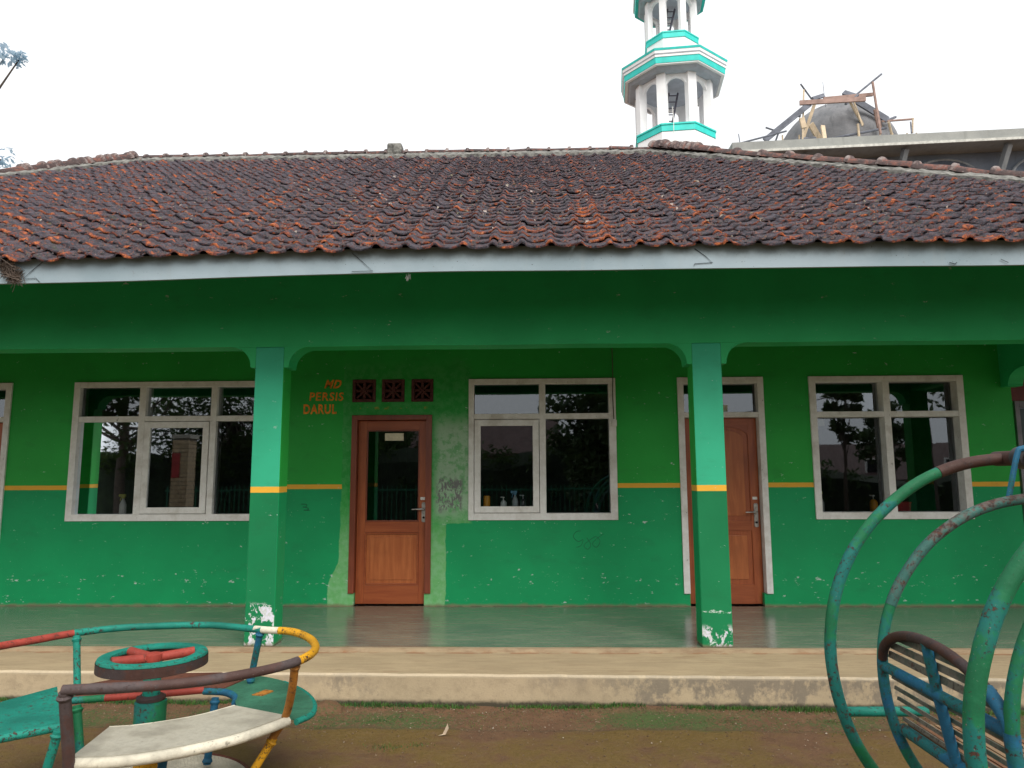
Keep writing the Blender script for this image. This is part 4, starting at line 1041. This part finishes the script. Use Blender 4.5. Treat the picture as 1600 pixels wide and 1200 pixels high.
# ------------------------------------------------------------------ MINARET
MC = (5.50, 26.0); mrot = -R(6)
m_mw = simple('white_minaret_plaster', (.84, .85, .86), .7, .04, 2, .05); m_mt = simple('turquoise_trim_paint', (.015, .56, .50), .5, .1, 3, 0); m_sf = simple('grey_soffit_plaster', (.38, .42, .48), .8, .12, 2, 0)
MN = thing('minaret', (MC[0], MC[1], GZ), 'white octagonal minaret with turquoise trims and open arched galleries', 'minaret')
def octp(r_, k=0): return [(MC[0]+r_*math.cos(mrot+R(22.5+45*i)), MC[1]+r_*math.sin(mrot+R(22.5+45*i))) for i in range(8)]
def octo(r0, z0, r1, z1, name, mt):
    a, b = octp(r0), octp(r1); vs = [(x, y, z0) for x, y in a]+[(x, y, z1) for x, y in b]
    fs = [tuple(range(7, -1, -1)), tuple(range(8, 16))]+[(i, (i+1) % 8, (i+1) % 8+8, i+8) for i in range(8)]
    return MB().add(vs, fs).build(name, mt, MN)
def gallery(r_, z0, z1, zspr):
    """8 corner pillars joined by arched spandrels"""
    P_ = octp(r_)
    for i in range(8):
        x, y = P_[i]; a = mrot+R(22.5+45*i); rt = Matrix.Rotation(a, 3, 'Z'); hw = .155*r_/1.36
        MB().box(-hw*1.6, .02, -hw, hw, z0, z1, rt, (x, y, 0)).build('gallery_pillar', m_mw, MN)
        x2, y2 = P_[(i+1) % 8]; d = Vector((x2-x, y2-y, 0)); L_ = d.length; d.normalize(); nv = Vector((-d.y, d.x, 0))
        g0, g1 = hw*1.0, L_-hw*1.0; cxm = L_/2; rr_ = (g1-g0)/2
        out = [(g0, z1), (g1, z1)]+[(cxm+rr_*math.cos(R(t)), zspr+(z1-.12-zspr)*math.sin(R(t))) for t in range(0, 181, 15)]
        n = len(out); vs = []
        for t in (.05, .17): vs += [Vector((x, y, 0))+d*p+nv*t+Vector((0, 0, z)) for p, z in out]
        fs = [tuple(range(n)), tuple(range(2*n-1, n-1, -1))]+[(j, j+n, (j+1) % n+n, (j+1) % n) for j in range(n)]
        MB().add(vs, fs).build('arched_spandrel', m_mw, MN)
octo(1.52, GZ, 1.52, 13.73, 'shaft', m_mw)
octo(1.55, 13.74, 1.55, 13.97, 'turquoise_band', m_mt); octo(1.58, 13.971, 1.58, 14.03, 'turquoise_ledge', m_mt)
octo(1.52, 14.031, 1.50, 14.05, 'gallery_floor', m_mw)
gallery(1.46, 14.051, 16.0, 15.35)
octo(1.75, 16.001, 1.85, 16.10, 'cornice', m_sf); octo(1.97, 16.101, 1.97, 16.14, 'white_ledge', m_mw)
octo(1.99, 16.141, 2.01, 16.36, 'turquoise_band', m_mt); octo(2.03, 16.361, 2.04, 16.45, 'white_ledge', m_mw); octo(2.055, 16.451, 2.06, 16.48, 'grey_groove', m_sf); octo(2.065, 16.481, 2.08, 16.58, 'white_ledge', m_mw); octo(2.09, 16.581, 2.11, 16.66, 'turquoise_ledge', m_mt)
octo(1.03, 16.661, 1.03, 17.66, 'drum', m_mw); octo(1.06, 17.661, 1.06, 17.86, 'turquoise_band', m_mt)
octo(1.08, 17.861, 1.08, 17.91, 'turquoise_ledge', m_mt)
octo(1.04, 17.911, 1.03, 17.925, 'gallery_floor', m_mw)
gallery(1.0, 17.926, 19.5, 19.0)
octo(1.25, 19.501, 1.32, 19.60, 'cornice', m_sf); octo(1.44, 19.601, 1.46, 19.80, 'turquoise_band', m_mt); octo(1.50, 19.801, 1.52, 19.95, 'white_ledge', m_mw)
octo(.7, 19.951, .7, 20.6, 'drum', m_mw); MB().lathe([(.75, 20.6), (.85, 20.9), (.7, 21.4), (.3, 21.9), (.03, 22.3), (.02, 23)], MC[0], MC[1], 24).build('dome', m_mt, MN)
m_lad = simple('dark_wood_ladder', (.10, .10, .13), .8)
def ladder(a, b, wd, n, lab):
    a, b = Vector(a), Vector(b); t = thing('ladder', a, lab, 'ladder'); sx = Vector((wd/2, 0, 0))
    for k in (-1, 1): MB().plank(a+sx*k, b+sx*k, .05, .06).build('rail', m_lad, t)
    for i in range(n): p = a.lerp(b, (i+.6)/n); MB().tube([p-sx, p+sx], .022, 6).build('rung', m_lad, t)
ladder((5.05, 25.3, 14.04), (5.50, 25.9, 15.9), .34, 6, 'dark ladder leaning inside the lower gallery of the minaret')
ladder((5.15, 25.6, 17.92), (5.55, 26.0, 19.45), .28, 5, 'dark ladder leaning inside the upper gallery of the minaret')
for k, x in enumerate((-.35, .62)):
    MB().tube([(MC[0]+x+.6*k, MC[1]-1.56, 13.2), (MC[0]+x+.55*k, MC[1]-1.60, 14.05), (MC[0]+x+.45*k, MC[1]-1.50, 14.6)], .012, 5).build('cable', M_white, MN)

# ------------------------------------------------------------------ MOSQUE under construction
def cem(name, base, dk):
    m = Mat(name); n = m.noise(1.2, 6, .7); n2 = m.noise(9, 6, .7); st_ = m.noise(5, 4, .6, (1, 1, .12))
    c_ = m.mix(m.ss(n, .3, .7), base, dk); c_ = m.mix(m.mul(m.ss(st_, .52, .7), .5), c_, tuple(v*.6 for v in base)); c_ = m.mix(m.mul(m.ss(n2, .6, .75), .4), c_, (.42, .42, .38))
    m.bump(n2, .5, .02); return m.fin(c_, .9)
m_sl = cem('raw_concrete_slab', (.33, .34, .32), (.25, .26, .25)); m_mw2 = cem('hazed_raw_render', (.20, .235, .29), (.155, .185, .235)); m_dm = cem('troweled_cement_dome', (.125, .13, .14), (.20, .20, .21))  # blue tint of the wall render stands in for haze
MQ = thing('mosque', (14, 24, GZ), 'unfinished grey concrete mosque with a flat roof slab, arches and a cement dome', 'mosque')
def yf(x): return 22.0-.072*(x-6.8)
def slab(x0_, x1_, d0, d1, z0, z1, name, mt):
    vs = [(x0_, yf(x0_)+d0, z0), (x1_, yf(x1_)+d0, z0), (x1_, yf(x1_)+d1, z0), (x0_, yf(x0_)+d1, z0)]
    vs += [(a, b, z1) for a, b, _ in vs]
    return MB().add(vs, [(3, 2, 1, 0), (4, 5, 6, 7), (0, 1, 5, 4), (1, 2, 6, 5), (2, 3, 7, 6), (3, 0, 4, 7)]).build(name, mt, MQ)
slab(6.5, 22, 0, 10, 11.68, 11.99, 'roof_slab', m_sl); slab(6.48, 22.02, -.05, .0-.002, 11.62, 11.70, 'drip_edge', simple('pale_drip_edge', (.50, .50, .46), .8))
slab(6.9, 21.6, .95, 1.2, 8.0, 11.678, 'wall', m_mw2)
slab(6.9, 21.6, 1.2, 9.5, 0, 7.9, 'body', m_mw2)
# fine arches and leaning brackets
def arch_trim(cx_, r_, z):
    pts_ = [(cx_+r_*math.cos(R(t)), yf(cx_)+.93, z+r_*.62*math.sin(R(t))) for t in range(0, 181, 10)]
    o = MB().tube(pts_, .05, 6).build('arch_trim', simple('pale_arch_edge', (.30, .33, .36), .8), MQ)
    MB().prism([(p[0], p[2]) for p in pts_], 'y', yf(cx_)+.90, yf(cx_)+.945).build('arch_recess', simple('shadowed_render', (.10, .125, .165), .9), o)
for cx_ in (10.35, 13.42, 16.5, 19.6): arch_trim(cx_, 1.12, 10.78)
for x in (8.8, 11.85, 14.92, 18.0, 21.0):
    MB().plank((x-.05, yf(x)+.92, 10.4), (x+.05, yf(x)+.25, 11.60), .22, .14, (1, 0, 0)).build('bracket', cem('bracket_render', (.27, .29, .30), (.22, .24, .26)), MQ)
    MB().box(x-.55, x+.40, yf(x)+.86, yf(x)+.945, 10.71, 10.77).build('impost', m_sl, MQ)
dm = MB(); DC = (12.43, 28.0); prof = []
for i in range(15):
    a = R(90*i/14); prof.append((2.36*math.cos(a)**.95+.001, 13.75+2.50*math.sin(a)))
dm.lathe(prof, DC[0], DC[1], 48); dm.build('dome', m_dm, MQ); MB().lathe([(2.42, 11.99), (2.42, 13.75)], DC[0], DC[1], 32).build('drum', m_dm, MQ)
slab(5.2, 6.9, .6, 3, 11.40, 11.66, 'turquoise_canopy', m_mt)
# scaffold of planks and poles round the dome
m_s = {'r': simple('reddish_plank', (.30, .20, .17), .85, .25, 3, .1), 'g': simple('weathered_grey_pole', (.13, .14, .17), .85, .3, 3, .1), 'w': simple('pale_sawn_wood', (.50, .40, .28), .85, .2, 3, .1)}
SCF = [((9.899, 25.0, 14.918), (12.151, 24.7, 14.861), 0.062, 'r'), ((10.886, 25.25, 15.193), (12.688, 25.25, 15.334), 0.044, 'r'), ((10.176, 25.5, 15.947), (10.674, 25.8, 15.504), 0.025, 'g'), ((13.332, 25.75, 16.43), (12.123, 25.45, 15.399), 0.029, 'g'), ((8.555, 25.0, 13.489), (10.259, 25.0, 14.872), 0.074, 'g'), ((10.483, 25.25, 15.202), (11.024, 25.55, 15.498), 0.053, 'g'), ((11.749, 25.5, 15.574), (12.11, 25.2, 15.219), 0.068, 'g'), ((12.327, 25.75, 15.362), (13.425, 25.75, 14.581), 0.087, 'g'), ((11.563, 25.0, 14.845), (11.931, 25.3, 15.16), 0.035, 'g'), ((10.181, 25.25, 15.564), (9.907, 24.95, 13.459), 0.023, 'w'), ((10.649, 25.5, 15.139), (10.126, 25.5, 13.726), 0.04, 'w'), ((10.558, 25.75, 14.477), (11.017, 26.05, 13.94), 0.082, 'w'), ((10.68, 25.0, 14.009), (10.591, 24.7, 13.323), 0.053, 'w'), ((12.072, 25.25, 14.189), (12.086, 25.25, 13.682), 0.032, 'w'), ((11.965, 25.5, 15.191), (12.577, 25.8, 14.305), 0.036, 'w'), ((12.215, 25.75, 15.365), (12.338, 25.45, 14.209), 0.025, 'w'), ((12.596, 25.0, 15.684), (12.745, 25.0, 13.661), 0.033, 'r'), ((12.759, 25.25, 14.762), (13.002, 25.55, 14.129), 0.057, 'r'), ((11.194, 25.5, 13.765), (13.08, 25.2, 13.988), 0.032, 'g'), ((13.199, 25.75, 14.525), (14.389, 25.75, 14.601), 0.029, 'r'), ((13.065, 25.0, 14.117), (13.309, 25.3, 13.723), 0.032, 'w'), ((13.992, 25.25, 14.229), (13.83, 24.95, 13.653), 0.021, 'g'), ((14.223, 25.5, 14.513), (14.171, 25.5, 13.924), 0.022, 'w'), ((13.348, 25.75, 14.542), (13.89, 26.05, 14.85), 0.036, 'g'), ((7.351, 25.0, 13.319), (9.256, 24.7, 13.691), 0.025, 'g'), ((8.702, 25.25, 14.117), (9.025, 25.25, 13.994), 0.025, 'g'), ((9.386, 25.5, 14.37), (9.194, 25.8, 13.732), 0.025, 'g'), ((11.113, 25.75, 16.154), (11.027, 25.45, 14.984), 0.007, 'g'), ((9.939, 25.0, 14.333), (10.007, 25.0, 13.944), 0.067, 'w'), ((9.919, 25.25, 13.645), (10.629, 25.55, 13.82), 0.036, 'g'), ((7.777, 25.5, 14.006), (7.723, 25.2, 13.467), 0.014, 'g'), ((9.947, 25.75, 14.889), (10.203, 25.75, 14.784), 0.036, 'g')]
SF = thing('scaffold', (11.5, 25.3, 11.99), 'rickety timber scaffold of poles and planks round the cement dome', 'scaffold')
for a, b, r_, k in SCF:
    a, b = Vector(a), Vector(b)
    r_ *= 1.35
    if r_ > .054: MB().plank(a, b, r_*2, .08, (0, 1, 0) if abs(a.z-b.z) > -1 else (0, 0, 1)).build('plank', m_s[k], SF)
    else: MB().tube([a, b], r_, 6).build('pole', m_s[k], SF)
for x in (9.3, 9.91, 10.6, 12.09, 12.85, 13.3, 13.83, 14.17):     # poles continue down to the slab, out of sight
    MB().tube([(x, 25.25, 13.8), (x, 25.25, 11.99)], .03, 6).build('pole', m_s['w'], SF)

# ------------------------------------------------------------------ trees
m_bark = simple('rough_brown_bark', (.07, .055, .042), .9, .4, 12, .8)
def leafm(name, a, b, thin=.25):
    m = Mat(name); c_ = m.mix(m.ss(m.noise(2.5, 3), .35, .65), a, b); m.fin(c_, .6)
    tl = m.n('ShaderNodeBsdfTranslucent'); m.L(c_, tl.inputs[0]); q = m.n('ShaderNodeMixShader'); q.inputs[0].default_value = thin
    m.t.links.new(m.b.outputs[0], q.inputs[1]); m.t.links.new(tl.outputs[0], q.inputs[2]); m.t.links.new(q.outputs[0], m.out.inputs[0])
    return m.m
m_leaf = leafm('dark_green_leaves', (.035, .07, .020), (.06, .11, .03)); m_leaf2 = leafm('glare_pale_leaves', (.26, .40, .50), (.42, .54, .64), .65)  # second leaf colour is paled and blued to imitate sky glare
def leaves(m, c_, r_, n, sz, rg, squash=.8):
    for i in range(n):
        v = Vector((rg.gauss(0, 1), rg.gauss(0, 1), rg.gauss(0, 1))).normalized()*(rg.random()**.45)*r_
        p = Vector(c_)+Vector((v.x, v.y, v.z*squash)); a = Vector((rg.gauss(0, 1), rg.gauss(0, 1), rg.gauss(0, .7))).normalized()
        b = a.orthogonal().normalized(); k = sz*rg.uniform(.6, 1.3)
        m.add([p-a*k, p+b*k*.38, p+a*k, p-b*k*.38], [(0, 1, 2, 3)])
def tree(loc, h, tr_, cr_, crz, ncl, lab, seed, lmat=None, nl=170, sz=.11, group='trees round the yard', clusters=None):
    rg = random.Random(seed); t = thing('tree', loc, lab, 'tree', group); x, y, z = loc
    ctr = Vector((x, y, z+h-cr_*crz)); m = MB()
    top = Vector((x+rg.uniform(-.2, .2), y, z+h-cr_*crz*.9))
    m.tube(spline([(x, y, z-.1), (x+rg.uniform(-.1, .1), y, z+h*.3), top], 5), [tr_*(1-.6*i/10) for i in range(11)], 10)
    cl = MB(); cs = clusters or []
    if not clusters:
        for i in range(ncl):
            v = Vector((rg.gauss(0, 1), rg.gauss(0, 1), rg.gauss(0, 1))).normalized()*rg.uniform(.35, 1)*cr_
            cs.append((ctr+Vector((v.x, v.y, v.z*crz)), cr_*rg.uniform(.22, .42)))
    for p, q in cs:
        p = Vector(p); st_ = Vector((x, y, z+h*rg.uniform(.35, .7)))
        md_ = st_.lerp(p, .5)+Vector((0, 0, -.1*h*rg.random()*.5)); m.tube(spline([st_, md_, p], 4), [tr_*.32*(1-.85*i/8) for i in range(9)], 5)
        leaves(cl, p, q, nl, sz, rg)
    m.build('trunk', m_bark, t); cl.build('crown', lmat or m_leaf, t)['kind'] = 'stuff'
    return t
# left of the building: only the edge of its crown enters the picture
tree((-14.2, 14.0, GZ), 12, .28, 2.6, 1.2, 0, 'tall thin tree beyond the left end of the roof, bluish in the glare', 21, m_leaf2, 70, .07,
     clusters=[((-11.15, 14, 8.02), .42), ((-11.5, 14, 7.85), .5), ((-12.3, 14.2, 8.0), .9), ((-11.25, 14, 10.35), .30), ((-10.95, 14, 10.28), .20), ((-11.7, 14, 10.5), .5), ((-12.6, 14, 10.8), 1.1), ((-13.5, 14, 12), 1.3), ((-14.5, 14, 10.5), 1.5), ((-14, 14.5, 9), 1.4), ((-15.2, 14, 11.5), 1.2)])
# behind the camera: seen as reflections in the panes
tree((9.15, -1.2, GZ), 9.5, .27, 3.0, .8, 34, 'big tree with a thick trunk behind the yard, nearest the swing', 31, nl=110, sz=.13)
tree((2.3, -6.2, GZ), 5.6, .16, 1.9, 1.45, 70, 'dense round tree straight behind the photographer', 32, nl=150, sz=.13)
tree((11.5, -7.6, GZ), 3.9, .09, 1.0, 1.1, 22, 'slender tree by the fence to the right', 33, nl=110, sz=.10)
tree((8.9, -4.9, GZ), 5.0, .07, .75, 1.7, 14, 'thin tall tree with drooping foliage beside the bar fence', 34, nl=110, sz=.11)
tree((-6.4, -11, GZ), 5.4, .18, 2.6, .85, 44, 'wide tree behind the fence to the left', 35, nl=110, sz=.12)
tree((-10.6, -10, GZ), 5.6, .18, 2.7, .9, 46, 'low spreading tree at the far left of the yard', 36, nl=110, sz=.12)
tree((-13.5, -8, GZ), 6.5, .2, 2.6, .8, 28, 'leafy tree at the corner beyond the gate pillar', 37, nl=110, sz=.13)
tree((14.6, -5.5, GZ), 7, .2, 2.6, .8, 28, 'leafy tree right of the thick trunked tree', 38, nl=110, sz=.13)
hd = MB(); rgh = random.Random(9); core = MB()
NX = 120; hv = []; hf = []
for i in range(NX+1):
    x = -24+48*i/NX; top = (2.35 if x < 8 else 1.45)+.5*noise.noise((x*.35, 0, 0))+.25*noise.noise((x*1.3, 4, 0))
    hv += [(x, -8.9+.15*noise.noise((x, 0, 1)), GZ), (x, -8.95+.2*noise.noise((x*2, 0, 2)), top*.75), (x, -9.4, top-.12), (x, -10, GZ)]
for i in range(NX):
    for k in range(3): hf.append((i*4+k, i*4+k+1, (i+1)*4+k+1, (i+1)*4+k))
core.add(hv, hf, True)
H = core.build('hedge', simple('dark_hedge_mass', (.014, .026, .010), .9, .4, 3, .8)); tag(H, 'long dark green hedge behind the bar fence across the yard', 'hedge')
for i in range(150):
    x = rgh.uniform(-23, 23); top = (2.35 if x < 8 else 1.45)+.5*noise.noise((x*.35, 0, 0))+.25*noise.noise((x*1.3, 4, 0))
    leaves(hd, (x, -9.0, rgh.uniform(.3, top)), .55, 70, .11, rgh)
hl = hd.build('foliage', m_leaf, H); hl['kind'] = 'stuff'
# houses across the yard
m_hw = simple('pale_house_wall', (.40, .38, .33), .8, .1, 2, 0); m_hr = simple('dark_house_roof', (.09, .05, .045), .85, .3, 5, .3)
def house(x0_, x1_, y0_, y1_, hw, hr, lab):
    t = thing('house', ((x0_+x1_)/2, (y0_+y1_)/2, GZ), lab, 'house', 'houses across the yard')
    MB().box(x0_, x1_, y0_, y1_, GZ, hw).build('wall', m_hw, t); yc = (y0_+y1_)/2; e = .5
    MB().prism([(y0_-e, hw-.15), (yc, hr), (y1_+e, hw-.15), (y1_+e, hw-.03), (yc, hr+.12), (y0_-e, hw-.03)], 'x', x0_-e, x1_+e).build('roof', m_hr, t)
    for k in range(3):
        x = x0_+(x1_-x0_)*(k+.5)/3; f_ = MB(); bars(f_, x-.5, x+.5, .9, 2.0, .07, y1_+.002, y1_+.06); o = f_.build('window', M_white, t)
        MB().box(x-.43, x+.43, y1_+.004, y1_+.02, .97, 1.93).build('pane', M_black, o)
house(-7.5, .8, -18, -13.5, 2.3, 3.7, 'low pale house with a long dark roof across the yard')
house(9.5, 19, -19, -14, 1.2, 2.6, 'pale house with a steeper dark roof behind the big tree')
# green bar fence and brick gate pillar
FN = thing('fence', (-4, -4, GZ), 'green metal bar fence along the far side of the yard', 'fence'); m_fg = simple('green_fence_paint', (.012, .14, .075), .5, .2, 6, 0)
for z in (.05, .98): MB().box(-10, 3, -4.02, -3.98, z, z+.04).build('rail', m_fg, FN)
bar = MB().box(-.009, .009, -.009, .009, GZ, 1.12).mesh('bar', m_fg)
for i in range(100):
    o = bpy.data.objects.new('bar', bar); COL.objects.link(o); o.parent = FN; o.location = Vector((-9.95+i*.13, -4, 0))-FN.location
GP = thing('gate_pillar', (-8.55, -2.0, GZ), 'tan brick gate pillar with a red plate at the left of the yard', 'gate pillar')
tanb = simple('tan_brick', (.42, .32, .20), .8, .2, 12, .2); bk_ = MB().box(-.098, .098, -.05, .05, 0, .088)
bme = bk_.mesh('brick', tanb)
MB().box(-8.73, -8.37, -2.18, -1.82, GZ, 2.30).build('core', simple('grey_mortar_core', (.25, .23, .20), .9), GP)
for r_ in range(25):
    for k in range(2):
        for sd_ in range(2):
            o = bpy.data.objects.new('brick', bme); COL.objects.link(o); o.parent = GP
            p = (-8.65+.2*k+.0*(r_ % 2), -1.86+.0, GZ+.01+r_*.1) if sd_ == 0 else (-8.41, -2.1+.2*k, GZ+.01+r_*.1)
            o.location = Vector(p)-GP.location+Vector((0, .03 if sd_ == 0 else 0, 0)); o.rotation_euler = (0, 0, 0 if sd_ == 0 else PI/2)
MB().box(-8.78, -8.32, -2.23, -1.77, 2.302, 2.40).build('cap_stone', m_hw, GP)
MB().box(-8.74, -8.55, -1.778, -1.765, 1.35, 1.95).build('plate', simple('red_plate', (.35, .03, .03), .6), GP)
def cable(a, b, sg_, lab):
    a, b = Vector(a), Vector(b); pts_ = [a.lerp(b, i/16)-Vector((0, 0, sg_*4*(i/16)*(1-i/16))) for i in range(17)]
    tag(MB().tube(pts_, .018, 5).build('power_cable', M_black), lab, 'cable', 'overhead cables')
cable((1, -9, 4.2), (16, -11, 7.2), .5, 'upper black overhead cable rising to the right behind the yard')
cable((3, -9.4, 3.2), (16, -11.4, 5.6), .5, 'lower black overhead cable rising to the right behind the yard')
